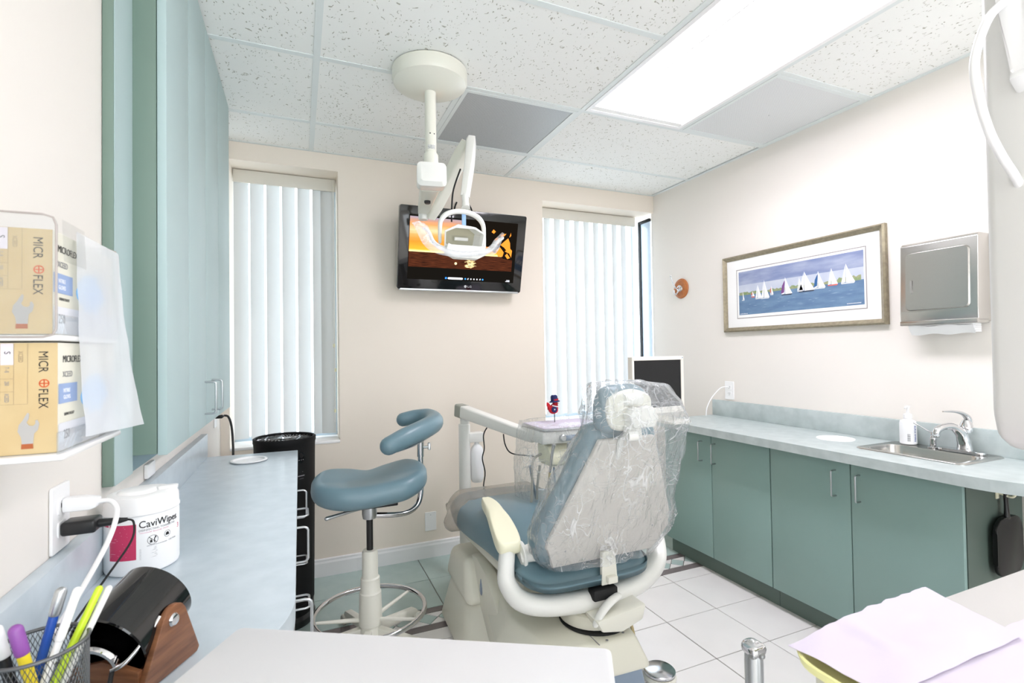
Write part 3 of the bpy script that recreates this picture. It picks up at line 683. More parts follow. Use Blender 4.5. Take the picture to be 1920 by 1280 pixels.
# ------------------------------------------------------------------ television
tv = thing('television', 'black wall-mounted flat television showing a sunset seascape', 'television', (.94, 3.08, 1.9))
tO = Vector((.94, 3.027, 1.668)); tU = X; tV = Vector((0, -.125, .474)).normalized(); tN = tU.cross(tV)   # tN points into the room
if tN.y > 0: tN = -tN
TW, TH = .804, .490
def tvp(x, y, d=0): return tO + tU * x + tV * y + tN * d
def tvquad(name, m, x0, x1, y0, y1, d, parent=tv):
    bm = bmesh.new(); bm.faces.new([bm.verts.new(tvp(x, y, d)) for x, y in ((x0, y0), (x1, y0), (x1, y1), (x0, y1))]); return finish(bm, name, m, parent, smooth=0)
def tvpoly(bm, pts, d):
    bm.faces.new([bm.verts.new(tvp(x, y, d)) for x, y in pts])
bm = bmesh.new(); prism(bm, rrect(-TW / 2, TW / 2, 0, TH, .012, 4), tO, tU, tV, -.022, .022, .004)
finish(bm, 'bezel', black_gloss, tv)
box('wall_bracket', black, tv, .84, 1.04, 3.04, YB - .001, 1.80, 2.02, .004)
bm = bmesh.new(); prism(bm, [(-TW / 2 + .01, .0), (TW / 2 - .01, .0), (TW / 2 - .02, .012), (-TW / 2 + .02, .012)], tO + tV * -.006, tU, tV, -.02, .0228, .002); finish(bm, 'bottom_trim', satin, tv)
sx0, sx1, sy0, sy1 = -.345, .345, .062, .440; d0 = .0224
def screen_mat():
    m, nt, out = nodes_of('sunset_screen'); N = nt.nodes; L = nt.links
    tc = N.new('ShaderNodeTexCoord'); sp = N.new('ShaderNodeSeparateXYZ'); L.new(tc.outputs['UV'], sp.inputs[0])
    mp = N.new('ShaderNodeMapping'); mp.inputs['Scale'].default_value = (2.2, 9, 1); L.new(tc.outputs['UV'], mp.inputs[0])
    n = N.new('ShaderNodeTexNoise'); n.inputs['Scale'].default_value = 1.6; n.inputs['Detail'].default_value = 5; L.new(mp.outputs[0], n.inputs['Vector'])
    mth = N.new('ShaderNodeMath'); mth.operation = 'MULTIPLY_ADD'; mth.inputs[1].default_value = .16; L.new(n.outputs['Fac'], mth.inputs[0]); 
    ad = N.new('ShaderNodeMath'); ad.operation = 'SUBTRACT'; ad.inputs[1].default_value = .08; L.new(sp.outputs[1], ad.inputs[0]); L.new(ad.outputs[0], mth.inputs[2])
    r = N.new('ShaderNodeValToRGB'); e = r.color_ramp.elements; e[0].position = 0; e[0].color = lin('#ffe79a'); e[1].position = 1; e[1].color = lin('#8d8492')
    for p, c in ((.08, '#ff9a30'), (.3, '#ec7d2a'), (.48, '#d99150'), (.62, '#e0b48a'), (.78, '#d08a52'), (.9, '#a87f6c')):
        x = e.new(p); x.color = lin(c)
    L.new(mth.outputs[0], r.inputs[0]); em = N.new('ShaderNodeEmission'); em.inputs[1].default_value = .95; L.new(r.outputs[0], em.inputs[0]); L.new(em.outputs[0], out.inputs[0]); return m
def sea_mat():
    m, nt, out = nodes_of('sea_screen'); N = nt.nodes; L = nt.links
    tc = N.new('ShaderNodeTexCoord'); mp = N.new('ShaderNodeMapping'); mp.inputs['Scale'].default_value = (7, 34, 1); L.new(tc.outputs['UV'], mp.inputs[0])
    n = N.new('ShaderNodeTexNoise'); n.inputs['Scale'].default_value = 1.5; n.inputs['Detail'].default_value = 6; L.new(mp.outputs[0], n.inputs['Vector'])
    r = N.new('ShaderNodeValToRGB'); e = r.color_ramp.elements; e[0].position = .35; e[0].color = lin('#1d110e'); e[1].position = .75; e[1].color = lin('#6e3a24')
    L.new(n.outputs['Fac'], r.inputs[0]); em = N.new('ShaderNodeEmission'); em.inputs[1].default_value = .75; L.new(r.outputs[0], em.inputs[0]); L.new(em.outputs[0], out.inputs[0]); return m
def uvquad(name, m, x0, x1, y0, y1, d):
    o = tvquad(name, m, x0, x1, y0, y1, d); uv = o.data.uv_layers.new(); 
    for l in o.data.loops:
        v = o.data.vertices[l.vertex_index].co + OFF[o.name] - tO; uv.data[l.index].uv = ((v.dot(tU) - x0) / (x1 - x0), (v.dot(tV) - y0) / (y1 - y0))
    return o
tvquad('screen', emit('screen_dark', '#14120f', .8), sx0, sx1, sy0, sy1, d0)
hz = .226
uvquad('sunset_picture', screen_mat(), sx0 + .004, sx1 - .02, hz, sy1 - .01, d0 + .0004)
uvquad('sea_picture', sea_mat(), sx0 + .004, sx1 - .02, hz - .09, hz, d0 + .0004)
e_dark = emit('screen_tree', '#15110d', .8); e_or = emit('screen_leaf', '#e0862e', .95); e_gl = emit('screen_glint', '#ffe0a0', 1.0); e_wh = emit('screen_white', '#eef3ff', 1.0); e_bl = emit('screen_blue', '#3a8fe8', 1.0)
bm = bmesh.new()     # tree silhouette over the right half of the sky
pts = [(.0, sy1), (-.02, sy1 - .03), (.03, sy1 - .06), (.02, sy1 - .10), (.08, sy1 - .12), (.10, sy1 - .15), (.16, sy1 - .155), (.19, sy1 - .19), (.23, hz + .02), (.26, hz - .012), (sx1, hz - .02), (sx1, sy1)]
tvpoly(bm, pts[::-1], d0 + .0008)
rng = random.Random(3)
for k in range(26):
    cx, cy, s = rng.uniform(-.03, .2), rng.uniform(sy1 - .15, sy1 - .01), rng.uniform(.006, .018); tvpoly(bm, [(cx + s * (1 + .5 * rng.random()) * math.cos(a), cy + s * math.sin(a)) for a in [2 * PI * i / 7 for i in range(7)]], d0 + .0009)
finish(bm, 'tree_silhouette', e_dark, tv, smooth=0)
bm = bmesh.new()
for pl in ([(.195, .335), (.215, .345), (.228, .325), (.222, .300), (.205, .310)], [(.235, .30), (.262, .325), (.285, .345), (.30, .315), (.305, .275), (.285, .262), (.262, .285)], [(.205, .262), (.235, .285), (.262, .255), (.255, .228), (.225, .226)], [(.268, .262), (.300, .25), (.315, .225), (.318, .268), (.300, .285)], [(.228, .352), (.258, .356), (.27, .372), (.236, .366)], [(.17, .375), (.182, .392), (.198, .380), (.186, .366)], [(.272, .235), (.290, .215), (.308, .222), (.285, .250)], [(.292, .35), (.304, .362), (.300, .38)]):
    tvpoly(bm, pl, d0 + .0013)
finish(bm, 'bright_leaves', e_or, tv, smooth=0)
bm = bmesh.new()
for k in range(110):
    cy = hz - .004 - .078 * rng.random(); cx = .045 + rng.gauss(0, .010 + (hz - cy) * .08); s = rng.uniform(.005, .016); tvpoly(bm, [(cx - s, cy), (cx, cy - .0013), (cx + s, cy), (cx, cy + .0013)], d0 + .0012)
finish(bm, 'sun_glitter', e_gl, tv, smooth=0); bm = bmesh.new()
tvpoly(bm, [(-.050 + .008 * math.cos(a), .168 + .008 * math.sin(a)) for a in [2 * PI * i / 16 for i in range(16)]], d0 + .0014)
finish(bm, 'light_spot', e_gl, tv, smooth=0)
bm = bmesh.new(); tvpoly(bm, rrect(-.095, .002, .070, .082, .006, 3), d0 + .001)
for i, x in enumerate((.035, .055, .075, .095, .115)): 
    if i in (1, 2, 3): tvpoly(bm, rrect(x - .004, x + .004, .072, .080, .002, 2), d0 + .001)
    else: tvpoly(bm, [(x - .004, .072), (x + .003, .072), (x + .004, .081), (x - .001, .08)], d0 + .001)
tvpoly(bm, [(.295, .076), (.318, .076), (.318, .079), (.295, .079)], d0 + .001); tvpoly(bm, [(.290, .069), (.318, .069), (.318, .072), (.290, .072)], d0 + .001)
finish(bm, 'taskbar_icons', e_wh, tv, smooth=0)
bm = bmesh.new()
for x, y in ((-.112, .071), (-.106, .071), (-.112, .077), (-.106, .077)): tvpoly(bm, [(x, y), (x + .005, y), (x + .005, y + .005), (x, y + .005)], d0 + .0012)
for x in (.018, .133): tvpoly(bm, [(x + .0055 * math.cos(a), .076 + .0055 * math.sin(a)) for a in [2 * PI * i / 10 for i in range(10)]], d0 + .0012)
finish(bm, 'taskbar_buttons', e_bl, tv, smooth=0)
text('maker_lettering', mat('logo_grey', '#c9c9cc', .4), tv, 'LG', .018, tvp(.036, .022, .0225), tU, tV, .0003, sx=1.25)
bm = bmesh.new(); tvpoly(bm, [(.022 + .0085 * math.cos(a), .0285 + .0085 * math.sin(a)) for a in [2 * PI * i / 20 for i in range(20)]], .0228); finish(bm, 'maker_emblem', MATS['logo_grey'], tv, smooth=0)
bm = bmesh.new(); tvpoly(bm, [(.0185, .0285), (.0185, .033), (.0197, .033), (.0197, .0297), (.025, .0297), (.025, .0285)], .0231); finish(bm, 'emblem_mark', ink, tv, smooth=0)
tube('cable', rubber, tv, [(.945, YB - .012, 2.25), (.93, YB - .014, 2.21), (.915, YB - .016, 2.12), (.90, YB - .02, 2.0)], .005, seg=8)
tube('cable', rubber, tv, [(.985, YB - .014, 2.28), (1.04, YB - .015, 2.22), (1.05, YB - .016, 2.13), (1.02, YB - .02, 2.02)], .005, seg=8)
# ------------------------------------------------------------------ picture with sailing boats
pc = thing('framed_picture', 'gold framed print of sailing boats on blue water', 'picture', (XR, 1.93, 1.61))
def frame_bar(a, b, inner_a, inner_b):
    bm = bmesh.new(); xo = XR
    P = [(a, xo - .001), (a, xo - .022), ((a[0] * .7 + inner_a[0] * .3, a[1] * .7 + inner_a[1] * .3), xo - .03), ((a[0] * .3 + inner_a[0] * .7, a[1] * .3 + inner_a[1] * .7), xo - .02), (inner_a, xo - .014), (inner_a, xo - .001)]
    Q = [(b, xo - .001), (b, xo - .022), ((b[0] * .7 + inner_b[0] * .3, b[1] * .7 + inner_b[1] * .3), xo - .03), ((b[0] * .3 + inner_b[0] * .7, b[1] * .3 + inner_b[1] * .7), xo - .02), (inner_b, xo - .014), (inner_b, xo - .001)]
    va = [bm.verts.new((x, p[0], p[1])) for p, x in P]; vb = [bm.verts.new((x, p[0], p[1])) for p, x in Q]
    for i in range(6): bm.faces.new((va[i], va[(i + 1) % 6], vb[(i + 1) % 6], vb[i]))
    bm.faces.new(va); bm.faces.new(vb[::-1]); return finish(bm, 'frame_side', gold, pc, smooth=0)
oa, ob, oc, od = (2.422, 1.379), (1.452, 1.379), (1.452, 1.852), (2.422, 1.852); q = .027
ia, ib, ic, id_ = (oa[0] - q, oa[1] + q), (ob[0] + q, ob[1] + q), (oc[0] + q, oc[1] - q), (od[0] - q, od[1] - q)
frame_bar(oa, ob, ia, ib); frame_bar(ob, oc, ib, ic); frame_bar(oc, od, ic, id_); frame_bar(od, oa, id_, ia)
def pq(name, m, ya, yb, za, zb, d, parent=pc):
    bm = bmesh.new(); bm.faces.new([bm.verts.new((XR - d, y, z)) for y, z in ((ya, za), (yb, za), (yb, zb), (ya, zb))]); return finish(bm, name, m, parent, smooth=0)
pq('picture_mat', mattb, ia[0], ib[0], ia[1], ic[1], .010)
pq('fillet', grey_line, 2.323, 1.543, 1.459, 1.764, .0104); pq('print_margin', mattb, 2.318, 1.548, 1.464, 1.759, .0108)
skym = mat('print_sky', '#7c89ad', .8, vary=('#a3abc2', 5, 5, (1, 1, 4))); seam = mat('print_sea', '#5c7899', .8, vary=('#6d8aa8', 9, 5, (1, 1, 4)))
haze = mat('print_haze', '#b4bccd', .8, vary=('#c3c9d4', 8, 4)); y0p, y1p, z0p, z1p = 2.305, 1.556, 1.481, 1.747
pq('print_sky', skym, y0p, y1p, z0p, z1p, .0111); pq('print_haze', haze, y0p, y1p, 1.60, 1.665, .0113); pq('print_sea', seam, y0p, y1p, z0p, 1.604, .0115)
greenm = mat('print_trees', '#7d9668', .8, vary=('#9a9a78', 60, 4))
bm = bmesh.new(); rng = random.Random(5); yy = y0p - .004; top = []
while yy > y1p + .01: top.append((yy, 1.609 + rng.uniform(.003, .013) + (.008 if yy < 1.68 else 0))); yy -= .012
vt = [bm.verts.new((XR - .0118, a, b)) for a, b in top]; vb = [bm.verts.new((XR - .0118, a, 1.602)) for a, b in top]
for i in range(len(top) - 1): bm.faces.new((vb[i], vb[i + 1], vt[i + 1], vt[i]))
finish(bm, 'far_shore', greenm, pc, smooth=0)
def ppoly(name, m, pts, d):
    bm = bmesh.new(); bm.faces.new([bm.verts.new((XR - d, a, b)) for a, b in pts]); return finish(bm, name, m, pc, smooth=0)
sail = mat('print_sail', '#f1f2f4', .8); hullm = mat('print_hull', '#d9dde2', .8); redp = mat('print_red', '#d8695e', .8); blup = mat('print_blue', '#2f5f93', .8); purp = mat('print_purple', '#7a4a86', .8); dkh = mat('print_dark', '#3c4250', .8)
Lp = 749.0
def boat(f, base, h, w_, jib=True, hull=hullm, extra=None, sm=sail):
    y = y0p - (y0p - y1p) * f
    ppoly('painted_sail', sm, [(y, base), (y, base + h), (y - w_ * .5, base + h * .45), (y - w_, base)], .0122)
    if jib: ppoly('painted_sail', sm, [(y + .003, base + .002), (y + .003, base + h * .93), (y + w_ * .35, base + h * .35), (y + w_ * .55, base)], .0122)
    ppoly('painted_hull', hull, [(y + w_ * .6, base - .001), (y - w_, base - .001), (y - w_ * .85, base - .007), (y + w_ * .5, base - .006)], .0124)
    if extra: ppoly('painted_spinnaker', extra, [(y + w_ * .02, base + h * .85), (y + w_ * .45, base + h * .5), (y + w_ * .6, base + .004), (y + w_ * .15, base + .01)], .0126)
for a in ((.04, 1.575, .050, .012, False), (.135, 1.588, .033, .016, True, redp, redp), (.185, 1.575, .080, .030), (.245, 1.572, .105, .036), (.31, 1.588, .05, .014, True, hullm, redp), (.43, 1.578, .095, .044, True, dkh, purp), (.545, 1.588, .075, .022), (.585, 1.583, .105, .060, True, dkh), (.69, 1.590, .088, .040, True, hullm, blup), (.785, 1.598, .085, .034, True, redp), (.885, 1.598, .095, .045, True)):
    boat(*a)
bm = bmesh.new()
for k in range(30):
    a = rng.uniform(y1p + .05, y0p - .03); b = rng.uniform(1.51, 1.57); s = rng.uniform(.006, .02); bm.faces.new([bm.verts.new((XR - .0120, y_, z_)) for y_, z_ in ((a - s, b), (a, b - .0012), (a + s, b), (a, b + .0012))])
finish(bm, 'wave_glints', mat('print_glint', '#8da4bb', .8), pc, smooth=0)
bm = bmesh.new()
for (s0, s1, zz) in ((2.296, 2.245, 1.486), (1.64, 1.575, 1.489)):
    a = s0
    while a > s1: bm.faces.new([bm.verts.new((XR - .0122, y_, z_)) for y_, z_ in ((a, zz), (a - .003, zz), (a - .003, zz + rng.uniform(.003, .006)), (a, zz + .003))]); a -= .005
finish(bm, 'signature_marks', sail, pc, smooth=0)
# ------------------------------------------------------------------ towel dispenser
td = thing('towel_dispenser', 'stainless steel paper towel dispenser on the right wall', 'dispenser', (XR, 1.2, 1.55))
ya, yb_, za, zb = 1.352, 1.078, 1.372, 1.722
bm = bmesh.new(); prism(bm, [(XR - .001, za), (XR - .001, zb), (XR - .075, zb), (XR - .088, zb - .012), (XR - .100, za + .05), (XR - .100, za)], (0, 0, 0), X, Z, -ya, -yb_, .003); 
finish(bm, 'casing', steel, td)
fx = lambda z, d=0: XR - .088 - .012 * (zb - .012 - z) / (zb - .012 - za - .05) - d
bm = bmesh.new(); P = rrect(1.102, 1.330, za + .055, zb - .045, .018, 5); a_ = [bm.verts.new((fx(z, .001), y, z)) for y, z in P]; b_ = [bm.verts.new((fx(z, .009), y * .97 + 1.216 * .03, z * .97 + 1.555 * .03)) for y, z in P]
for k in range(len(P)): bm.faces.new((a_[k], a_[(k + 1) % len(P)], b_[(k + 1) % len(P)], b_[k]))
bm.faces.new(b_); finish(bm, 'door_panel', steel, td, smooth=30)
bm = bmesh.new(); prism(bm, rrect(-.004, .004, -.028, .028, .004, 3), (fx(1.53, .010), 1.304, 1.53), -Y, Z, 0, .003); finish(bm, 'lock_slot', chrome, td)
box('lip', steel, td, XR - .106, XR - .02, yb_, ya, za - .008, za + .012, .003)
bm = bmesh.new()
for i in range(6): bx(bm, XR - .094 + i * .004, XR - .03, 1.10, 1.325, za - .012 - .006 * i, za - .0075 - .006 * i, .001, 1)
finish(bm, 'towel_stack', mat('paper_towel', '#f1f1f1', .9), td, smooth=0)
bm = bmesh.new(); g = [[bm.verts.new((XR - .096 + .008 * j + .002 * math.sin(i * 1.1), 1.10 + .225 * i / 14, za - .012 - .012 * j - .003 * math.sin(i * .9 + j))) for i in range(15)] for j in range(4)]
for j in range(3):
    for i in range(14): bm.faces.new((g[j][i], g[j][i + 1], g[j + 1][i + 1], g[j + 1][i]))
finish(bm, 'paper_towel', MATS['paper_towel'], td, smooth=180)
# coat hook
ch = thing('coat_hook', 'metal double coat hook on a round wooden disc', 'hook', (XR, 2.826, 1.712))
MXn = Matrix.Rotation(-PI / 2, 4, 'Y')
lathe('wood_disc', wood_o, ch, [(.070, 0), (.072, .004), (.068, .011), (.058, .013), (.054, .017), (0, .018)], (XR, 2.822, 1.710), 36, MXn)
lathe('hook_plate', chrome, ch, [(.026, 0), (.024, .005), (.012, .009), (0, .010)], (XR - .0175, 2.822, 1.710), 20, MXn)
tube('upper_hook', chrome, ch, [(XR - .02, 2.822, 1.715), (XR - .05, 2.822, 1.712), (XR - .075, 2.824, 1.745), (XR - .09, 2.826, 1.79)], [.008, .006, .005, .005], seg=10)
lathe('hook_knob', chrome, ch, [(0, -.008), (.007, -.004), (.008, 0), (.007, .004), (0, .008)], (XR - .092, 2.826, 1.795), 12)
tube('lower_hook', chrome, ch, [(XR - .02, 2.822, 1.700), (XR - .045, 2.822, 1.672), (XR - .065, 2.823, 1.672), (XR - .07, 2.823, 1.695)], [.008, .007, .006, .007], seg=10)
# ------------------------------------------------------------------ small monitor beyond the chair
mo = thing('computer_monitor', 'cream-framed flat monitor with a black screen on the right worktop', 'monitor', (2.13, 2.38, .84))
MM = Matrix.Translation((1.925, 2.36, 0)) @ Matrix.Rotation(math.radians(2), 4, 'Z')
def mbox(name, m, *a, bev=.004, parent=mo): return box(name, m, parent, *a, bev, 2, M=MM)
mf = mat('monitor_cream', '#e8e4da', .4)
bm = bmesh.new(); 
for b in ((-.192, .192, -.01, .03, 1.214, 1.236), (-.192, .192, -.01, .03, .905, .94), (-.192, -.176, -.01, .03, .94, 1.214), (.172, .192, -.01, .03, .94, 1.214)): bx(bm, *b, .002, 1)
bmesh.ops.transform(bm, matrix=MM, verts=bm.verts); finish(bm, 'bezel', mf, mo)
mbox('screen', mat('dark_screen', '#0a0d11', .2), -.178, .174, -.004, .0, .938, 1.216, bev=0)
mbox('back_shell', mf, -.17, .17, .028, .055, .93, 1.2, bev=.01)
mbox('stand_column', mf, -.03, .03, .04, .09, .86, 1.1)
bm = bmesh.new(); prism(bm, rrect(.05, .21, -.06, .14, .03), (0, 0, .8405), X, Y, 0, .014, .003); bx(bm, -.02, .12, .05, .09, .85, .88, .004); bmesh.ops.transform(bm, matrix=MM, verts=bm.verts); finish(bm, 'stand_base', mf, mo)
bm = bmesh.new(); lt(bm, [(0, 0), (.004, 0)], MM @ Vector((.182, -.0105, 1.226)), 10, Matrix.Rotation(PI / 2, 4, 'X')); finish(bm, 'badge', slate, mo, smooth=0)
# ------------------------------------------------------------------ tower fan / air purifier behind the left worktop
fn = thing('tower_fan', 'tall black tower air purifier behind the end of the left worktop', 'air purifier', (-.075, 2.675, 0))
lathe('housing', blackmat, fn, [(0, .03), (.118, .03), (.120, .045), (.122, .10), (.128, .105), (.136, .84), (.138, .858), (.140, .862), (.140, .880), (.134, .884), (.128, .882), (.126, .85), (0, .84)], (-.068, 2.675, 0), 56)
lathe('base_ring', black, fn, [(0, 0), (.125, 0), (.132, .01), (.132, .035), (.12, .05)], (-.068, 2.675, 0), 48)
bm = bmesh.new()
for k in range(30):
    a = 2 * PI * k / 30; c_, s_ = math.cos(a), math.sin(a); c2, s2 = math.cos(a + .5), math.sin(a + .5)
    tb(bm, [(-.068 + .03 * c_, 2.675 + .03 * s_, .872), (-.068 + .08 * math.cos(a + .22), 2.675 + .08 * math.sin(a + .22), .876), (-.068 + .127 * c2, 2.675 + .127 * s2, .874)], .0022, seg=6, rn=3)
for r in (.03, .062, .095): tb(bm, [(-.068 + r * math.cos(2 * PI * i / 32), 2.675 + r * math.sin(2 * PI * i / 32), .8735) for i in range(32)], .0018, seg=6, smooth=False, closed=True)
lt(bm, [(.0, .006), (.03, .004), (.031, 0)], (-.068, 2.675, .873), 20)
finish(bm, 'top_grille', black_gloss, fn)
fa = math.atan2(-2.675, .068 + .30)
for dz, hh, dd in ((0, .026, .0008),):
    bm = bmesh.new(); cc = (-.068, 2.675); r = .1345
    A = [(x, y) for x, y in [(.020 * math.cos(t), .026 * math.sin(t)) for t in [2 * PI * i / 24 for i in range(24)]]]
    bm.faces.new([bm.verts.new((cc[0] + (r + .0015) * math.cos(fa + .42 + x / r), cc[1] + (r + .0015) * math.sin(fa + .42 + x / r), .795 + y)) for x, y in A]); finish(bm, 'control_pad', black_gloss, fn, smooth=0)
fb = lambda a0, z0: (lambda x, y, z: Vector((-.068 + (.1345 + z) * math.cos(fa + a0 + x / .1345), 2.675 + (.1345 + z) * math.sin(fa + a0 + x / .1345), z0 + y)))
bm = bmesh.new()
for i, x in enumerate((-.010, 0, .010)):
    bm.faces.new([bm.verts.new((-.068 + .1365 * math.cos(fa + .42 + (x + .0022 * math.cos(t)) / .1345), 2.675 + .1365 * math.sin(fa + .42 + (x + .0022 * math.cos(t)) / .1345), .785 + .0022 * math.sin(t))) for t in [2 * PI * k / 8 for k in range(8)]])
finish(bm, 'control_dots', inkg, fn, smooth=0)
for a0, a1, z0 in ((.38, .50, .728), (.30, .56, .708), (.36, .52, .696)): arc_patch('print_line', inkg, fn, (-.068, 2.675), .1338, fa + a0, fa + a1, z0, z0 + (.001 if z0 != .708 else .0045), .0008)
# ------------------------------------------------------------------ operator stool
st = thing('operator_stool', 'blue saddle-seat operator stool with curved arm rest and chrome foot ring', 'stool', (.276, 2.26, 0))
sc = Vector((.276, 2.245, 0))
puff('seat', vinyl, st, [(-.235, .02), (-.225, -.085), (-.15, -.155), (-.04, -.165), (.06, -.155), (.16, -.14), (.235, -.06), (.245, .04), (.20, .13), (.10, .14), (0, .115), (-.10, .15), (-.19, .13)], sc + Vector((0, 0, .695)), X, Y, .088, edge=.045, crown=.004,
     deform=lambda v, q, z: v + Vector((0, 0, (.55 * q.x * q.x + .10 * (q.x) * .35 - .004 + max(0, .14 * (q.y + .05))) * (1 if z > 0 else .75) + (.006 if z > 0 else 0))))
box('seat_pan', black, st, .17, .38, 2.15, 2.33, .635, .648, .004)
lathe('hub', satin, st, [(0, .075), (.030, .075), (.032, .02), (.028, 0), (.020, 0)], (.276, 2.26, .565), 24)
lathe('gas_cylinder', black, st, [(.014, 0), (.014, .20)], (.276, 2.26, .38), 20)
lathe('column', cream, st, [(0, .315), (.017, .315), (.030, .313), (.033, .305), (.034, .20), (.036, .198), (.040, .195), (.0415, .14), (.0425, .138), (.046, .134), (.050, 0), (0, 0)], (.276, 2.26, .115), 32)
lathe('column_foot', cream, st, [(0, 0), (.045, 0), (.048, .01), (.046, .045), (.036, .06)], (.276, 2.26, .06), 24)
ring = [(.276 + .232 * math.cos(2 * PI * k / 40), 2.26 + .232 * math.sin(2 * PI * k / 40), .165) for k in range(40)]
tube('foot_ring', chrome, st, ring, .0105, seg=12, smooth=False, closed=True)
a0s = math.radians(-38)
for k in range(5):
    a = a0s + 2 * PI * k / 5; d = Vector((math.cos(a), math.sin(a), 0)); n = Vector((-d.y, d.x, 0)); c0 = Vector((.276, 2.26, 0))
    bm = bmesh.new()
    prof = [(0.03, .105), (.26, .068), (.275, .055), (.275, .040), (.24, .038), (.03, .060)]
    prism(bm, prof, c0, d, Z, -.016, .016, .004); leg = finish(bm, 'leg', cream, st)
    wc = c0 + d * .262
    bm = bmesh.new()
    for s in (-.016, .016): lt(bm, [(0, -.009), (.020, -.009), (.0235, -.005), (.0235, .005), (.020, .009), (0, .009)], wc + n * s + Vector((0, 0, .0235)) + d * .012, 20, n.to_track_quat('Z', 'Y').to_matrix().to_4x4())
    bx(bm, *sum([[0, 0]] * 3, [])) if False else None
    finish(bm, 'caster', mat('caster_ivory', '#dedcd0', .4), leg)
for k in (0, 1, 3): 
    a = a0s + 2 * PI * k / 5 + .0; 
    tube('ring_strut', cream, st, [(.276 + .04 * math.cos(a), 2.26 + .04 * math.sin(a), .135), (.276 + .228 * math.cos(a), 2.26 + .228 * math.sin(a), .158)], [.010, .006], seg=8, smooth=False)
ar = [(.335, 2.10, .898), (.42, 2.135, .925), (.51, 2.20, .943), (.575, 2.29, .956), (.575, 2.385, .968), (.525, 2.44, .966), (.462, 2.455, .955)]
tube('arm_rest', vinyl, st, ar, [.036, .040, .042, .042, .038, .034, .032], seg=20, flat=1.05, dome=True)
tube('arm_rest_plate', satin, st, [(.37, 2.12, .872), (.44, 2.15, .886), (.51, 2.20, .905), (.565, 2.28, .916)], [.018, .022, .022, .014], seg=10, flat=.35)
tube('arm_post', chrome, st, [(.276, 2.26, .578), (.38, 2.27, .562), (.45, 2.285, .560), (.495, 2.30, .585), (.512, 2.305, .64), (.512, 2.305, .72), (.512, 2.30, .91)], .0125, seg=14)
tube('arm_post_sleeve', chrome, st, [(.512, 2.305, .80), (.512, 2.30, .90)], .0155, seg=14, smooth=False)
bm = bmesh.new(); tb(bm, [(.525, 2.30, .842), (.545, 2.298, .842)], .006, smooth=False); prism(bm, [(-.012, -.013), (.012, -.013), (.007, .02), (-.007, .02)], (.545, 2.298, .842), Y, Z, 0, .012, .003); finish(bm, 'clamp_knob', satin, st)
tube('height_lever', satin, st, [(.25, 2.25, .615), (.17, 2.22, .612), (.098, 2.20, .605)], [.006, .007, .0085], seg=10, dome=True)
# ------------------------------------------------------------------ ceiling-mounted dental light
dl = thing('dental_light', 'white ceiling-mounted dental operating light with folding arm', 'lamp', (.513, 2.05, ZC))
lc = Vector((.513, 2.045, 0))
lathe('ceiling_canopy', cream, dl, [(.152, ZC), (.156, ZC - .004), (.156, ZC - .045), (.150, ZC - .058), (.12, ZC - .074), (.06, ZC - .086), (.028, ZC - .09), (0, ZC - .09)], lc, 56)
lathe('drop_pole', cream, dl, [(.026, 2.385), (.027, 2.38), (.0235, 2.37), (.0235, 2.10), (.0245, 2.098), (.0245, 2.092)], lc, 28)
lathe('pole_collar', cream, dl, [(.0, 2.115), (.026, 2.113), (.031, 2.105), (.031, 2.060), (0, 2.058)], lc, 28)
bm = bmesh.new()
for a in (-1.9, -1.15): lt(bm, [(0, 0), (.003, 0)], lc + Vector((.0238 * math.cos(a), .0238 * math.sin(a), 2.19)), 8, Matrix.Rotation(a, 4, 'Z') @ Matrix.Rotation(PI / 2, 4, 'Y'))
finish(bm, 'screw_hole', ink, dl, smooth=0)
arc_patch('rating_sticker', mat('sticker_grey', '#a9aaa8', .5, vary=('#d8d8d4', 160, 5)), dl, lc, .0236, -2.35, -1.0, 2.125, 2.142, .0006)
dm_ = Vector((.155, 1, 0)).normalized(); dn = Vector((dm_.y, -dm_.x, 0))
def arm_seg(name, pts, wid, hts, m=offw, parent=dl, bev=.006):
    """box-section arm: pts along, half widths, half heights"""
    bm = bmesh.new(); P = [Vector(p) for p in pts]; rings = []
    for i, p in enumerate(P):
        t = (P[min(i + 1, len(P) - 1)] - P[max(i - 1, 0)]).normalized(); s = t.cross(Z); 
        if s.length < .05: s = dn.copy()
        s.normalize(); u = s.cross(t).normalized(); wv, hv = wid[i], hts[i]
        rr = rrect(-wv, wv, -hv, hv, min(wv, hv) * .35, 3); rings.append([bm.verts.new(p + s * a + u * b) for a, b in rr])
    for a, b in zip(rings, rings[1:]):
        for k in range(len(a)): bm.faces.new((a[k], a[(k + 1) % len(a)], b[(k + 1) % len(a)], b[k]))
    bm.faces.new(rings[0][::-1]); bm.faces.new(rings[-1]); return finish(bm, name, m, parent, smooth=40)
h0_ = lc + Vector((0, 0, 2.015))
arm_seg('arm_end_housing', [h0_ - dm_ * .045 + Z * .002, h0_ - dm_ * .035, h0_ + dm_ * .03, h0_ + dm_ * .06], [.046, .060, .058, .045], [.038, .050, .048, .035])
arm_seg('horizontal_arm', [h0_ + dm_ * .05 - Z * .012, h0_ + dm_ * .30 - Z * .012, h0_ + dm_ * .46 - Z * .012], [.042, .032, .026], [.034, .028, .024], cream)
J1 = h0_ + dm_ * .46 - Z * .012
lathe('arm_knob', black, dl, [(0, -.010), (.012, -.010), (.015, -.006), (.015, .003), (.0, .004)], h0_ + dm_ * .2 - Z * .045, 8)
lathe('elbow_joint', offw, dl, [(0, -.05), (.022, -.05), (.024, -.045), (.024, .012), (0, .02)], J1, 20)
J1b = J1 + Vector((.032, .0, -.032)); J2 = Vector((.745, 2.25, 2.275)); J3 = Vector((.688, 2.13, 1.975))
arm_seg('spring_arm', [J1b, J1b.lerp(J2, .15), J1b.lerp(J2, .85), J2], [.024, .030, .030, .026], [.026, .032, .032, .026], cream)
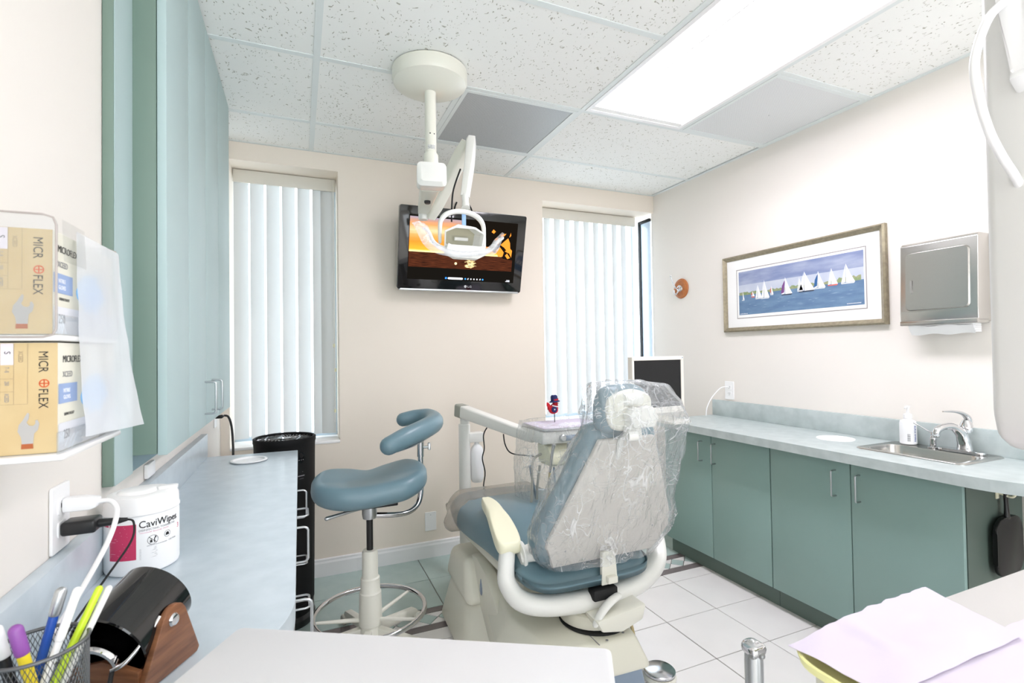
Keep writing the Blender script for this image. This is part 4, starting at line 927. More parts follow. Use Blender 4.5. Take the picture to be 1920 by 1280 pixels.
bm = bmesh.new()
for f in (.10, .30, .86, .97): lt(bm, [(0, 0), (.004, 0)], J1b.lerp(J2, f) + Vector((.0, -.031, .0)), 8, Matrix.Rotation(PI / 2, 4, 'X'))
finish(bm, 'arm_screws', ink, dl, smooth=0)
arm_seg('drop_arm', [J2 + Vector((.004, -.03, .012)), J2 + Vector((.004, -.035, -.02)), J2.lerp(J3, .45) + Vector((.004, -.03, 0)), J3], [.018, .022, .020, .017], [.020, .026, .022, .017])
tube('lamp_cable', rubber, dl, [J2 + Vector((-.03, .03, -.12)), J2 + Vector((-.065, .03, -.22)), J2 + Vector((-.075, .03, -.30)), J2 + Vector((-.08, .02, -.38))], .004, seg=8)
# yoke
Yc = Vector((.660, 2.10, 1.805))
tube('yoke', offw, dl, [J3 + Vector((0, 0, .01)), J3 + Vector((-.002, -.01, -.03)), J3 + Vector((-.004, -.02, -.058))], [.018, .019, .024], seg=14, flat=.8)
yk = []
for k in range(15): a = PI * k / 14; yk.append(Yc + Vector((-.101 * math.cos(a) + .0, -.01, .100 * math.sin(a) ** .6 - .01)))
tube('yoke_fork', offw, dl, [yk[0] - Z * .04] + yk + [yk[-1] - Z * .05], [.009, .010] + [.012, .013] + [.014] * 9 + [.013, .012] + [.010, .009], seg=12, rn=3, flat=.8, dome=True)
# lamp head: reflector housing with open front
hd = Vector((.652, 2.055, 1.765)); hx = X.copy(); hn = Vector((0, -1, -.42)).normalized(); hu = hx.cross(hn).normalized() * -1
if hu.z < 0: hu = -hu
def hp(a, b, c): return hd + hx * a + hu * b + hn * c
bm = bmesh.new()
outs = [[(-.075, -.045), (.075, -.045), (.082, .022), (.035, .056), (-.025, .062), (-.082, .028)], [(-.085, -.055), (.085, -.055), (.09, .035), (.045, .058), (-.045, .058), (-.09, .035)]]
rings = []
for sc_, c_, src in ((.55, -.07, 0), (.85, -.045, 0), (1.0, -.01, 0), (1.0, .02, 1), (.93, .022, 1), (.86, -.02, 1), (.72, -.048, 1)):
    rings.append([bm.verts.new(hp(x * sc_, y * sc_ * (.9 if sc_ < 1 else 1), c_)) for x, y in outs[src]])
for a, b in zip(rings, rings[1:]):
    for k in range(6): bm.faces.new((a[k], a[(k + 1) % 6], b[(k + 1) % 6], b[k]))
bm.faces.new(rings[0][::-1])
bmesh.ops.bevel(bm, geom=[e for e in bm.edges if not e.is_boundary], offset=.004, segments=2, affect='EDGES', profile=.5, clamp_overlap=True)
finish(bm, 'lamp_housing', offw, dl, smooth=40)
bm = bmesh.new(); bm.faces.new([bm.verts.new(hp(x * .72, y * .65, -.0475)) for x, y in outs[1]]); finish(bm, 'lamp_reflector', mat('lamp_reflector', '#b9b59c', .3, .3), dl, smooth=0)
bm = bmesh.new(); bm.faces.new([bm.verts.new(hp(x, y, .016)) for x, y in ((-.066, -.04), (.066, -.04), (.07, .018), (-.07, .018))]); finish(bm, 'lamp_glass', acryl, dl, smooth=0)
tube('lamp_bulb', mat('bulb_white', '#efeee8', .2), dl, [hp(-.03, -.005, -.03), hp(.03, -.005, -.03)], .008, seg=10, smooth=False)
box('blue_clip', mat('clip_blue', '#8fb4e0', .3), dl, .660, .678, 2.09, 2.096, 1.835, 1.888, .001)
# handle bar below the head and the clear film wrapped round it
barp = [(0.474, 2.03, 1.792), (0.496, 2.03, 1.78), (0.518, 2.03, 1.735), (0.568, 2.03, 1.71), (0.659, 2.03, 1.702), (0.752, 2.03, 1.715), (0.792, 2.03, 1.752), (0.825, 2.03, 1.778)]
flmp = [(0.42, 2.0, 1.804), (0.439, 2.0, 1.771), (0.466, 2.0, 1.719), (0.515, 2.0, 1.687), (0.61, 2.0, 1.675), (0.721, 2.0, 1.691), (0.782, 2.0, 1.702), (0.815, 2.0, 1.773)]
tube('handle_bar', offw, dl, barp, [.006, .007, .009, .011, .013, .011, .009, .007], seg=12, dome=True)
bm = bmesh.new(); ca, cb_ = catmull(barp, 8), catmull(flmp, 8); g = []
for j in range(11):
    v = j / 10; row = []
    for i, (a, b) in enumerate(zip(ca, cb_)):
        e = abs(2 * i / (len(ca) - 1) - 1) ** 2; p = (a + Vector((0, .004, .014 + .012 * e))).lerp(b, v); p.y += -.018 * math.sin(PI * v) + .004 * math.sin(v * 8 + i * .7) * e; p.z += .004 * noise.noise(Vector((i * .5, v * 4, 2))) * e
        row.append(bm.verts.new(p))
    g.append(row)
for j in range(10):
    for i in range(len(ca) - 1): bm.faces.new((g[j][i], g[j][i + 1], g[j + 1][i + 1], g[j + 1][i]))
finish(bm, 'plastic_shield', film('shield_film', .3, .38, .15, 22, .7, '#f2f4fa', crease=.4), dl, smooth=180)
bm = bmesh.new(); prism(bm, [(-.080, .0), (-.058, -.012), (.058, -.012), (.080, .0), (.092, -.040), (.05, -.062), (-.05, -.062), (-.092, -.040)], hd + Vector((.002, -.01, -.028)), X, Z, -.005, .035, .004); finish(bm, 'head_skirt', offw, dl)

# ------------------------------------------------------------------ dental chair
dc = thing('dental_chair', 'blue and cream dental chair, its back to the camera', 'dental chair', (.97, 1.8, 0))
CX = .985
# backrest shell and cushion: plane leaning to the camera at the top
bO = Vector((CX + .018, 1.535, .535)); bU = X; bV = Vector((0, -.115, .445)).normalized(); bW = bU.cross(bV)   # bW points to -y? make it face the feet
shell = [(-.215, .0), (-.222, .055), (-.246, .078), (-.24, .10), (-.088, .458), (.140, .458), (.262, .15), (.268, .09), (.21, -.0)]
def bp(x, y, d=0): return bO + bU * x + bV * y + Vector((0, 1, .258)).normalized() * d
bF = Vector((0, 1, .258)).normalized()
bm = bmesh.new(); a_ = [bm.verts.new(bp(x, y, 0)) for x, y in shell]; b_ = [bm.verts.new(bp(x, y, .018)) for x, y in shell]
bm.faces.new(a_[::-1]); bm.faces.new(b_)
for i in range(len(shell)): bm.faces.new((a_[i], a_[(i + 1) % len(shell)], b_[(i + 1) % len(shell)], b_[i]))
bmesh.ops.bevel(bm, geom=bm.edges[:], offset=.006, segments=3, affect='EDGES', profile=.5, clamp_overlap=True)
finish(bm, 'backrest_shell', shell_m, dc)
bm = bmesh.new()
for x, y in ((-.17, .06), (.19, .1), (.0, .03)): lt(bm, [(0, 0), (.0035, 0)], bp(x, y, -.0008), 8, bF.to_track_quat('Z', 'Y').to_matrix().to_4x4())
finish(bm, 'shell_screws', inkg, dc, smooth=0)
cush = [(-.22, -.02), (-.265, .04), (-.275, .09), (-.222, .20), (-.165, .33), (-.127, .44), (-.100, .485), (0, .497), (.145, .485), (.178, .44), (.222, .33), (.26, .20), (.295, .09), (.28, .03), (.20, -.02), (0, -.03)]
puff('backrest_cushion', vinyl, dc, cush, bp(0, 0, .066), bU, bV, .095, edge=.04, crown=.004, resample=5)
# headrest
hO = Vector((1.020, 1.40, 1.068))
puff('headrest_cushion', vinyl, dc, [(-.108, -.01), (-.104, .05), (-.07, .088), (0, .095), (.07, .088), (.112, .05), (.118, -.01), (.09, -.06), (0, -.078), (-.09, -.06)], hO + Vector((-.005, .045, 0)), Vector((1, .12, 0)).normalized(), Vector((0, -.1, 1)).normalized(), .075, edge=.036, crown=.006)
puff('headrest_shell', cream, dc, [(-.095, 0), (-.085, .055), (0, .080), (.085, .055), (.095, 0), (.07, -.05), (0, -.062), (-.07, -.05)], hO + Vector((0, .004, 0)), Vector((1, .1, 0)).normalized(), Vector((0, -.1, 1)).normalized(), .024, edge=.012, crown=.006)
bm = bmesh.new()
tb(bm, [hO + Vector((-.035, -.02, .045)), hO + Vector((.03, -.022, .05))], .020, seg=16, smooth=False)
prism(bm, [(-.025, -.04), (.055, -.04), (.075, -.01), (.05, .03), (.01, .02), (-.02, .03), (-.045, .0)], hO + Vector((.005, -.045, -.005)), X, Z, -.03, .012, .006)
prism(bm, [(-.03, -.03), (.03, -.03), (.024, .04), (-.022, .04)], hO + Vector((-.005, -.028, -.06)), X, Z, -.022, .012, .006)
tb(bm, [hO + Vector((-.042, -.045, -.068)), hO + Vector((-.01, -.05, -.068))], .017, seg=16, smooth=False)
finish(bm, 'headrest_joint', offw, dc)
tube('headrest_bar', offw, dc, [hO + Vector((-.005, -.015, -.06)), bp(-.005, .46, -.004), bp(0, .38, .01)], [.020, .018, .016], seg=12, flat=.5, smooth=False)
# seat and leg rest
seatp = [(-.25, -.02), (-.262, .10), (-.275, .30), (-.28, .55), (-.265, .82), (-.22, .90), (0, .93), (.22, .90), (.265, .82), (.28, .55), (.28, .30), (.262, .10), (.25, -.02), (.19, -.075), (.05, -.085), (-.05, -.085), (-.19, -.075)]
def seatdef(v, q, z):
    t = max(0, min(1, (q.y - .05) / .85)); up = .050 * math.sin(PI * min(1, t * 1.2)) + .008 * t
    side = -(max(0, abs(q.x) - .20)) * .55 * (1 if z > 0 else .2) * (t > 0)
    if q.y < .12: up -= .3 * (.12 - q.y) * (1 if z > 0 else .2)
    if z < 0: up -= .06 * math.sin(PI * t)
    dx = -.02 * max(0, t - .4)
    return v + Vector((dx + q.x * -.02 * t, 0, up + side))
puff('seat_cushion', vinyl, dc, seatp, (CX - .03, 1.585, .510), X, Y, .088, edge=.042, crown=.006, resample=5, deform=seatdef)
def toedef(v, q, z):
    return seatdef(v, Vector((q.x, q.y, 0)), z)
puff('toe_cover', vinylclear, dc, [(-.285, .70), (-.28, .84), (-.24, .925), (0, .955), (.24, .925), (.28, .84), (.285, .70)], (CX - .03, 1.585, .510), X, Y, .104, edge=.045, crown=.010, resample=5, deform=toedef)
prismo('leg_rest_pan', cream2, dc, [(-.20, .02), (.20, .02), (.19, .78), (-.21, .78)], (CX - .06, 1.62, .42), X, Y, -.02, .03, .012)
# arm frame: white U-shaped sling with the two arm rests
fr = [(.686, 1.685, .562), (.668, 1.655, .51), (.662, 1.63, .47), (.690, 1.585, .428), (.76, 1.56, .408), (.86, 1.545, .40), (.96, 1.54, .398), (1.08, 1.545, .40), (1.19, 1.565, .415), (1.275, 1.60, .45), (1.318, 1.65, .505), (1.315, 1.69, .57)]
tube('arm_frame', offw, dc, fr, [.029, .030, .032, .034, .036, .037, .038, .037, .037, .037, .034, .030], seg=18, rn=5, flat=1.15, dome=True)
def padded(name, A, B, w0, w1, parent=dc):
    A, B = Vector(A), Vector(B); t = (B - A).normalized(); s = t.cross(Z).normalized(); L_ = (B - A).length
    return puff(name, ivory, parent, [(0, -w0), (L_ * .3, -w0 * 1.05), (L_ * .75, -w1 * 1.0), (L_, -w1 * .55), (L_ * 1.02, 0), (L_, w1 * .55), (L_ * .75, w1), (L_ * .3, w0 * 1.05), (0, w0), (-.015, 0)], A, t, s, .046, edge=.016, crown=.002,
                deform=lambda v, q, z: v + Z * (.028 * math.sin(PI * max(0, min(1, q.x / L_)))))
padded('arm_rest', (.688, 1.665, .578), (.738, 2.06, .628), .042, .030); padded('arm_rest', (1.315, 1.665, .578), (1.25, 2.06, .628), .042, .030)
lathe('pivot_cap', offw, dc, [(0, 0), (.050, 0), (.052, .004), (.050, .012), (.040, .016), (0, .018)], (.722, 1.66, .545), 28, MYX)
tube('side_bracket', offw, dc, [(.735, 1.66, .548), (.775, 1.635, .560), (.825, 1.60, .556), (.87, 1.57, .548)], [.040, .044, .036, .034], seg=14, flat=.55, upv=(0, .3, -1))
tube('side_bracket', offw, dc, [(1.285, 1.66, .548), (1.24, 1.635, .560), (1.19, 1.60, .556), (1.14, 1.57, .548)], [.040, .044, .036, .034], seg=14, flat=.55, upv=(0, .3, -1))
# back hinge bracket
bm = bmesh.new(); prism(bm, [(-.030, -.055), (.036, -.055), (.030, .058), (-.024, .058)], (.992, 1.505, .515), X, Vector((0, .04, 1)).normalized(), -.008, .008, .003); bx(bm, .978, 1.018, 1.478, 1.505, .468, .492, .004); finish(bm, 'hinge_bracket', cream, dc)
bm = bmesh.new()
for x in (.968, 1.003): lt(bm, [(0, 0), (.005, 0)], (x, 1.4965, .478), 10, Matrix.Rotation(PI / 2, 4, 'X'))
finish(bm, 'hinge_bolts', ink, dc, smooth=0)
box('frame_slot', rubber, dc, .925, 1.02, 1.485, 1.53, .415, .452, .004)
tube('release_lever', offw, dc, [(1.01, 1.475, .425), (.965, 1.462, .415), (.925, 1.452, .390), (.905, 1.450, .365)], [.016, .017, .015, .012], seg=12, flat=.6, dome=True)
bm = bmesh.new(); prism(bm, [(-.10, -.02), (.10, .0), (.085, -.05), (.0, -.075), (-.08, -.06)], (1.00, 1.49, .40), X, Z, -.03, .06, .008); finish(bm, 'swivel_housing', cream, dc)
lathe('turntable', cream2, dc, [(0, .05), (.10, .05), (.115, .04), (.118, 0), (0, 0)], (.98, 1.60, .315), 40)
lathe('turntable_gap', rubber, dc, [(0, .006), (.128, .006), (.128, 0)], (.985, 1.59, .306), 40)
# lower housings
def hull(name, m, bot, top, z0, z1, bev=.02, parent=dc):
    bm = bmesh.new(); a = [bm.verts.new((x, y, z if isinstance(z, float) else z0)) for (x, y), z in zip(bot, [z0] * len(bot))]
    b = [bm.verts.new((p[0], p[1], p[2] if len(p) > 2 else z1)) for p in top]; n = len(bot)
    bm.faces.new(a[::-1]); bm.faces.new(b)
    for i in range(n): bm.faces.new((a[i], a[(i + 1) % n], b[(i + 1) % n], b[i]))
    bmesh.ops.bevel(bm, geom=bm.edges[:], offset=bev, segments=4, affect='EDGES', profile=.5, clamp_overlap=True)
    return finish(bm, name, m, parent, smooth=40)
hull('rear_base_cover', cream2, [(.68, 1.42), (1.10, 1.40), (1.16, 1.72), (1.15, 2.05), (.72, 2.05), (.64, 1.72)], [(.74, 1.445), (1.055, 1.435), (1.115, 1.70), (1.10, 2.02), (.76, 2.02), (.70, 1.72)], .195, .305)
box('cover_seam', inkg, dc, .905, .9075, 1.43, 1.52, .3045, .3062, 0)
bm = bmesh.new()
for x, y in ((.945, 1.445), (1.075, 1.56), (1.02, 1.46)): lt(bm, [(0, .0008), (.005, .0005), (.005, 0)], (x, y, .305), 10)
finish(bm, 'cover_screws', inkg, dc, smooth=0)
hull('floor_plinth', slate, [(.72, 1.52), (1.16, 1.50), (1.18, 2.3), (.70, 2.3)], [(.76, 1.50), (1.10, 1.48), (1.12, 2.26), (.74, 2.26)], .0, .20, .006)
hull('front_base_cover', cream2, [(.635, 2.02), (1.34, 2.02), (1.34, 2.42), (.65, 2.42)], [(.655, 2.12, .375), (1.32, 2.12, .375), (1.30, 2.40, .34), (.68, 2.40, .34)], .20, .36, .035)
hull('floor_foot', cream2, [(.600, 1.97), (.72, 1.80), (1.25, 1.80), (1.36, 1.97), (1.34, 2.42), (.62, 2.42)], [(.66, 2.10), (.74, 1.98), (1.20, 1.98), (1.29, 2.10), (1.28, 2.38), (.67, 2.38)], .003, .215, .03)
bm = bmesh.new(); side = [(2.16, .375), (2.08, .385), (1.98, .36), (1.66, .15), (1.66, .09), (1.72, .06), (1.86, .06), (2.05, .16), (2.16, .26)]
prism(bm, side, (.70, 0, 0), Y, Z, 0, .055, .012); finish(bm, 'lift_arm_cover', cream2, dc)
bm = bmesh.new(); prism(bm, [(0, .045), (.014, .012), (.015, -.008), (.008, -.02), (-.005, -.02), (-.012, -.008), (-.011, .012)], (.7005, 2.02, .275), -Y, Z, 0, .003); finish(bm, 'drop_badge', mat('badge_grey', '#7f8fa5', .3, .3), dc)
prismo('column_cover', cream2, dc, [(1.72, .20), (2.15, .30), (2.15, .42), (1.72, .42)], (.80, 0, 0), Y, Z, 0, .36, .015)
# foot pedal and its hose
fp = thing('foot_control', 'round chrome disc foot pedal with hose on the white tiles', 'foot pedal', (1.285, 1.60, 0))
lathe('pedal_base', cream, fp, [(0, 0), (.062, 0), (.064, .006), (.060, .018), (0, .018)], (1.285, 1.60, .001), 40)
lathe('pedal_disc', mat('spun_steel', '#d0d2d6', .18, 1), fp, [(0, .030), (.055, .0295), (.060, .026), (.060, .019), (0, .019)], (1.285, 1.60, .004), 48)
lathe('hose_fitting', cream, fp, [(0, 0), (.012, 0), (.012, .022), (.008, .026), (0, .026)], (1.242, 1.665, .01), 16)
tube('pedal_hose', hose2, fp, [(1.242, 1.665, .03), (1.235, 1.68, .07), (1.255, 1.73, .13), (1.25, 1.78, .21), (1.20, 1.80, .27), (1.12, 1.78, .315), (1.06, 1.74, .32)], .007, seg=10)
# ------------------------------------------------------------------ delivery unit at the wall
du = thing('delivery_unit', 'cream delivery unit post and arm carrying instrument head with hoses', 'dental unit', (.865, 2.75, 0))
lathe('post', offw, du, [(0, 0), (.075, 0), (.078, .01), (.034, .02), (.033, .865), (.030, .868), (0, .868)], (.865, 2.75, 0), 28)
lathe('post_neck', offw, du, [(.026, .86), (.026, .93), (0, .93)], (.868, 2.75, 0), 24)
arm_a, arm_b = Vector((.845, 2.775, .945)), Vector((1.03, 2.16, .868))
arm_seg('support_arm', [arm_a, arm_a.lerp(arm_b, .08), arm_a.lerp(arm_b, .9), arm_b], [.028, .030, .028, .026], [.034, .035, .027, .024], offw, du)
tt = (arm_b - arm_a).normalized(); arm_seg('arm_end_sleeve', [arm_a - tt * .006, arm_a + tt * .050], [.0305, .0305], [.037, .037], mat('cap_grey', '#9a9c92', .5), du)
bm = bmesh.new()
prism(bm, [(.020 * math.cos(t), .030 * math.sin(t)) for t in [2 * PI * i / 20 for i in range(20)]], arm_a - tt * .002, tt.cross(Z).normalized(), tt.cross(Z).normalized().cross(tt), -.002, .002); finish(bm, 'arm_end_cap', mat('cap_grey', '#8d8f86', .5), du, smooth=0)
lathe('arm_bolt', satin, du, [(0, 0), (.008, 0), (.008, .004), (0, .005)], (.863, 2.70, .92), 12, Matrix.Rotation(-PI / 2, 4, 'Y'))
bm = bmesh.new(); bx(bm, .885, .975, 2.72, 2.78, .762, .815, .004); finish(bm, 'bottle_bracket', offw, du)
wb = lathe('water_bottle', bottle_m, du, [(0, .012), (.012, .0), (.028, .004), (.036, .020), (.038, .035), (.038, .175), (.032, .200), (.018, .216), (.014, .222), (.014, .237), (0, .237)], (.938, 2.75, .528), 32)
tube('cable', rubber, du, [(.955, 2.60, .87), (.935, 2.62, .82), (.945, 2.64, .74), (.94, 2.66, .68), (.955, 2.66, .60), (.945, 2.66, .52), (.955, 2.62, .47)], .0035, seg=8)
tube('cable', rubber, du, [(.985, 2.45, .845), (.99, 2.44, .79), (1.02, 2.43, .745), (1.10, 2.40, .73), (1.13, 2.38, .728)], .0035, seg=8)
# head
box('head_body', offw, du, 1.00, 1.34, 2.02, 2.26, .855, .915, .012)
box('head_rail', slate, du, 1.09, 1.33, 2.005, 2.022, .868, .892, .003)
bm = bmesh.new(); prism(bm, [(0, .845), (-.04, .838), (-.075, .80), (-.085, .765), (-.06, .752), (.06, .752), (.07, .845)], (1.04, 2.09, 0), Y, Z, 0, .29, .010); finish(bm, 'handpiece_bracket', ivory, du)
bm = bmesh.new(); prism(bm, rrect(-.175, .175, -.13, .13, .03), (1.175, 2.14, .917), X, Y, 0, .008, .003); finish(bm, 'tray_holder', satin, du)
lathe('control_knob', satin, du, [(0, 0), (.016, 0), (.016, .014), (.012, .018), (0, .018)], (1.10, 2.02, .882), 20, Matrix.Rotation(PI / 2, 4, 'X'))
for x, y, l in ((1.030, 2.0, .13), (1.105, 1.995, .075), (1.165, 1.998, .12), (1.235, 2.0, .10)):
    tube('handpiece', chrome if x != 1.105 else satin, du, [(x + .012, y - .012, .862), (x + .006, y - .004, .82), (x, y + .01, .862 - l)], [.010, .007, .0055], seg=12)
for pts, m in (([(1.03, 2.10, .80), (.965, 2.05, .78), (.945, 2.02, .66), (.945, 2.05, .50), (1.0, 2.15, .42)], hose), ([(1.030, 2.01, .735), (1.022, 2.02, .62), (1.02, 2.05, .50), (1.06, 2.15, .40)], hose2), ([(1.00, 2.05, .76), (.985, 2.05, .66), (.985, 2.06, .5), (1.02, 2.12, .42)], hose),
             ([(1.06, 2.03, .75), (1.065, 2.03, .64), (1.06, 2.05, .5), (1.08, 2.12, .42)], slate), ([(.95, 2.05, .765), (.965, 2.05, .68), (.995, 2.07, .58), (1.02, 2.1, .50)], slate), ([(1.17, 2.01, .78), (1.17, 2.02, .66), (1.17, 2.05, .5), (1.15, 2.12, .42)], hose),
             ([(1.225, 2.01, .74), (1.23, 2.02, .62), (1.225, 2.05, .5), (1.19, 2.12, .42)], hose), ([(1.285, 2.01, .76), (1.29, 2.02, .64), (1.28, 2.05, .52), (1.22, 2.12, .42)], hose)):
    tube('handpiece_hose', m, du, pts, .006, seg=8)
box('floor_box', cream2, du, .80, 1.05, 2.50, 2.70, .002, .18, .02)
# sleeve over the head
def wrap(name, m, parent, rings, n=72, amp=.008, sub=3, seed=0, fold=7, cap=False):
    """rings: (z, cx, cy, rx, ry, sq) -> wrinkled thin bag"""
    R = []
    for i in range(len(rings) - 1):
        for j in range(sub):
            t = j / sub; a, b = rings[i], rings[i + 1]; t2 = t * t * (3 - 2 * t) if False else t; R.append(tuple(a[k] * (1 - t2) + b[k] * t2 for k in range(6)))
    R.append(rings[-1]); bm = bmesh.new(); G = []
    for i, (z, cx, cy, rx, ry, sq) in enumerate(R):
        row = []
        for k in range(n):
            a = 2 * PI * k / n; c_, s_ = math.cos(a), math.sin(a); e = 2 / sq
            x = math.copysign(abs(c_) ** e, c_) * rx; y = math.copysign(abs(s_) ** e, s_) * ry
            nz = noise.noise(Vector((c_ * fold, s_ * fold, z * 5 + seed))) + .7 * noise.noise(Vector((c_ * fold * 2.3 + z * 9, s_ * fold * 2.3, z * 14 + seed))) + .5 * abs(noise.noise(Vector((c_ * 4 + z * 16, s_ * 4 - z * 11, seed + 5))))
            d = amp * nz; ln = math.hypot(c_, s_)
            row.append(bm.verts.new((cx + x + d * c_, cy + y + d * s_, z + amp * .5 * noise.noise(Vector((c_ * 5, s_ * 5, i * .3 + seed))))))
        G.append(row)
    for a, b in zip(G, G[1:]):
        for k in range(n): bm.faces.new((a[k], a[(k + 1) % n], b[(k + 1) % n], b[k]))
    if cap: bm.faces.new(G[0])
    return finish(bm, name, m, parent, smooth=180)
sl = wrap('plastic_sleeve', sleeve_m, None, [(.945, 1.17, 2.14, .15, .11, 4), (.94, 1.17, 2.14, .185, .145, 4), (.90, 1.165, 2.13, .195, .155, 4), (.82, 1.15, 2.12, .205, .16, 3), (.72, 1.14, 2.12, .215, .165, 3), (.62, 1.14, 2.12, .215, .165, 2.6), (.52, 1.15, 2.12, .20, .155, 2.6)], 80, .012, 4, 3.3, 5)
tag(sl, 'clear plastic sleeve draped over the instrument head and its hoses', 'plastic sleeve')
tag(prismo('paper_sheet', lav, None, rrect(-.165, .165, -.12, .12, .01, 2), (1.175, 2.14, .9255), X, Y, 0, .002, origin=(1.175, 2.14, .926)), 'lavender paper lining the tray of the far delivery unit', 'paper')
# bird ornament on a stick
bd = thing('bird_ornament', 'red felt bird ornament in a blue hat on a stick', 'ornament', (1.15, 2.19, .93))
b0 = Vector((1.15, 2.19, 1.0))
tube('stick', black, bd, [(1.153, 2.19, .926), (1.153, 2.19, .97)], .002, seg=6, smooth=False)
puff('bird_body', red, bd, [(-.034, .012), (-.030, -.012), (-.010, -.026), (.016, -.020), (.022, .002), (.018, .030), (.004, .036), (-.012, .020)], b0 - Z * .005, X, Z, .020, edge=.009, crown=.002)
puff('bird_wing', navy, bd, [(-.014, .008), (-.012, -.010), (.004, -.016), (.014, -.006), (.012, .008), (0, .013)], b0 + Vector((-.004, -.012, -.008)), X, Z, .006, edge=.003, crown=0)
bm = bmesh.new(); bm.faces.new([bm.verts.new(b0 + Vector((-.004 + (.0055 if i % 2 == 0 else .0024) * math.sin(PI * i / 5), -.0165, -.008 + (.0055 if i % 2 == 0 else .0024) * math.cos(PI * i / 5)))) for i in range(10)]); finish(bm, 'wing_star', felt_w, bd, smooth=0)
tube('scarf', felt_w, bd, [b0 + Vector((-.014, -.010, .012)), b0 + Vector((.004, -.013, .006)), b0 + Vector((.020, -.008, .004))], .003, seg=6)
bm = bmesh.new()
for i in range(12):
    a = PI + .25 + (PI - .5) * i / 11; tb(bm, [b0 + Vector((-.006 + .026 * math.cos(a), -.004, -.006 + .022 * math.sin(a))), b0 + Vector((-.006 + .036 * math.cos(a), -.004, -.006 + .029 * math.sin(a)))], .0012, seg=5, smooth=False)
finish(bm, 'fringe', felt_w, bd)
puff('tail', red, bd, [(-.008, -.006), (.008, -.004), (.004, .010), (-.010, .014)], b0 + Vector((-.030, 0, .012)), X, Z, .006, edge=.003, crown=0)
lathe('hat', navy, bd, [(0, .034), (.012, .033), (.017, .026), (.018, .006), (.026, .002), (.027, 0), (0, -.002)], b0 + Vector((.004, 0, .028)), 20, Matrix.Rotation(-.12, 4, 'Y'))
lathe('hat_band', red, bd, [(.0185, .0), (.0185, .008)], b0 + Vector((.0045, 0, .035)), 20, Matrix.Rotation(-.12, 4, 'Y'))
lathe('beak', mat('beak_orange', '#e0a060', .6), bd, [(.004, 0), (0, .010)], b0 + Vector((.020, 0, .020)), 8, MYX)
# plastic bag over the backrest
bg = wrap('plastic_bag', bag_m, None, [(1.176, .985, 1.41, .05, .03, 2), (1.172, .99, 1.41, .10, .055, 2.2), (1.155, 1.02, 1.41, .15, .075, 2.6), (1.10, 1.045, 1.415, .178, .09, 3), (1.03, 1.065, 1.425, .195, .10, 3), (.96, 1.055, 1.46, .21, .105, 3),
      (.88, 1.04, 1.485, .235, .100, 3), (.80, 1.02, 1.505, .25, .100, 3), (.73, 1.01, 1.53, .268, .098, 3), (.66, 1.015, 1.55, .290, .096, 3), (.60, 1.005, 1.565, .275, .093, 3), (.555, .995, 1.575, .245, .090, 2.8), (.530, .995, 1.575, .22, .085, 2.6)], 110, .014, 5, 1.7, 5, True)
tag(bg, 'clear crinkled plastic bag pulled over the headrest and backrest', 'plastic bag')
# ------------------------------------------------------------------ foreground right: desk, tray, papers, syringe, x-ray housing
ds = thing('side_desk', 'white laminate side counter at the lower right corner', 'counter', (1.4, .1, 0))
box('desk_top', mat('warm_white_laminate', '#bfbdb9', .5), ds, .86, 2.0, -.35, .520, .812, .840, .004); box('desk_body', white_lam, ds, 1.02, 1.98, -.33, .46, 0, .81, .003)
au = thing('instrument_stand', 'cream rounded instrument stand under the yellow tray', 'stand', (.72, .3, 0))
bm = bmesh.new(); prism(bm, rrect(.575, .845, .10, .447, .045, 6), (0, 0, .842), X, Y, 0, .036, .008); finish(bm, 'tray_support', cream, au)
lathe('column', cream, au, [(.03, 0), (.03, .82)], (.70, .30, .025), 24); lathe('foot', cream, au, [(0, 0), (.16, 0), (.165, .01), (.15, .025), (0, .03)], (.70, .30, 0), 36)
tube('holder_arm', satin, au, [(.66, .40, .60), (.675, .50, .60), (.685, .595, .615)], .010, seg=10)
lathe('holder_collar', cream, au, [(0.0, 0), (.018, 0), (.020, .01), (.018, .035), (0, .035)], (.683, .612, .60), 20); tube('arm_riser', satin, au, [(.66, .40, .60), (.67, .37, .70), (.675, .35, .845)], .010, seg=10)
sy = thing('syringe_handpiece', 'silver handpiece with two round buttons standing near the tray', 'handpiece', (.683, .612, .66))
lathe('grip', satin, sy, [(0, 0), (.010, 0), (.0135, .02), (.0145, .13), (.0138, .150)], (.683, .612, .635), 24)
puff('head', chrome, sy, [(-.015, -.012), (-.014, .012), (0, .018), (.014, .012), (.015, -.012), (0, -.016)], (.683, .612, .788), X, Y, .020, edge=.008, crown=.004)
for dx in (-.0065, .0065): lathe('button', mat('button_grey', '#9a9c9c', .3, .7), sy, [(0, .006), (.0045, .004), (.006, 0), (.006, -.004)], Vector((.683, .612, .783)) + Vector((.92 * dx - .39 * .012, -.39 * dx - .92 * .012, 0)), 14, Matrix.Rotation(PI / 2 - .3, 4, 'X'))
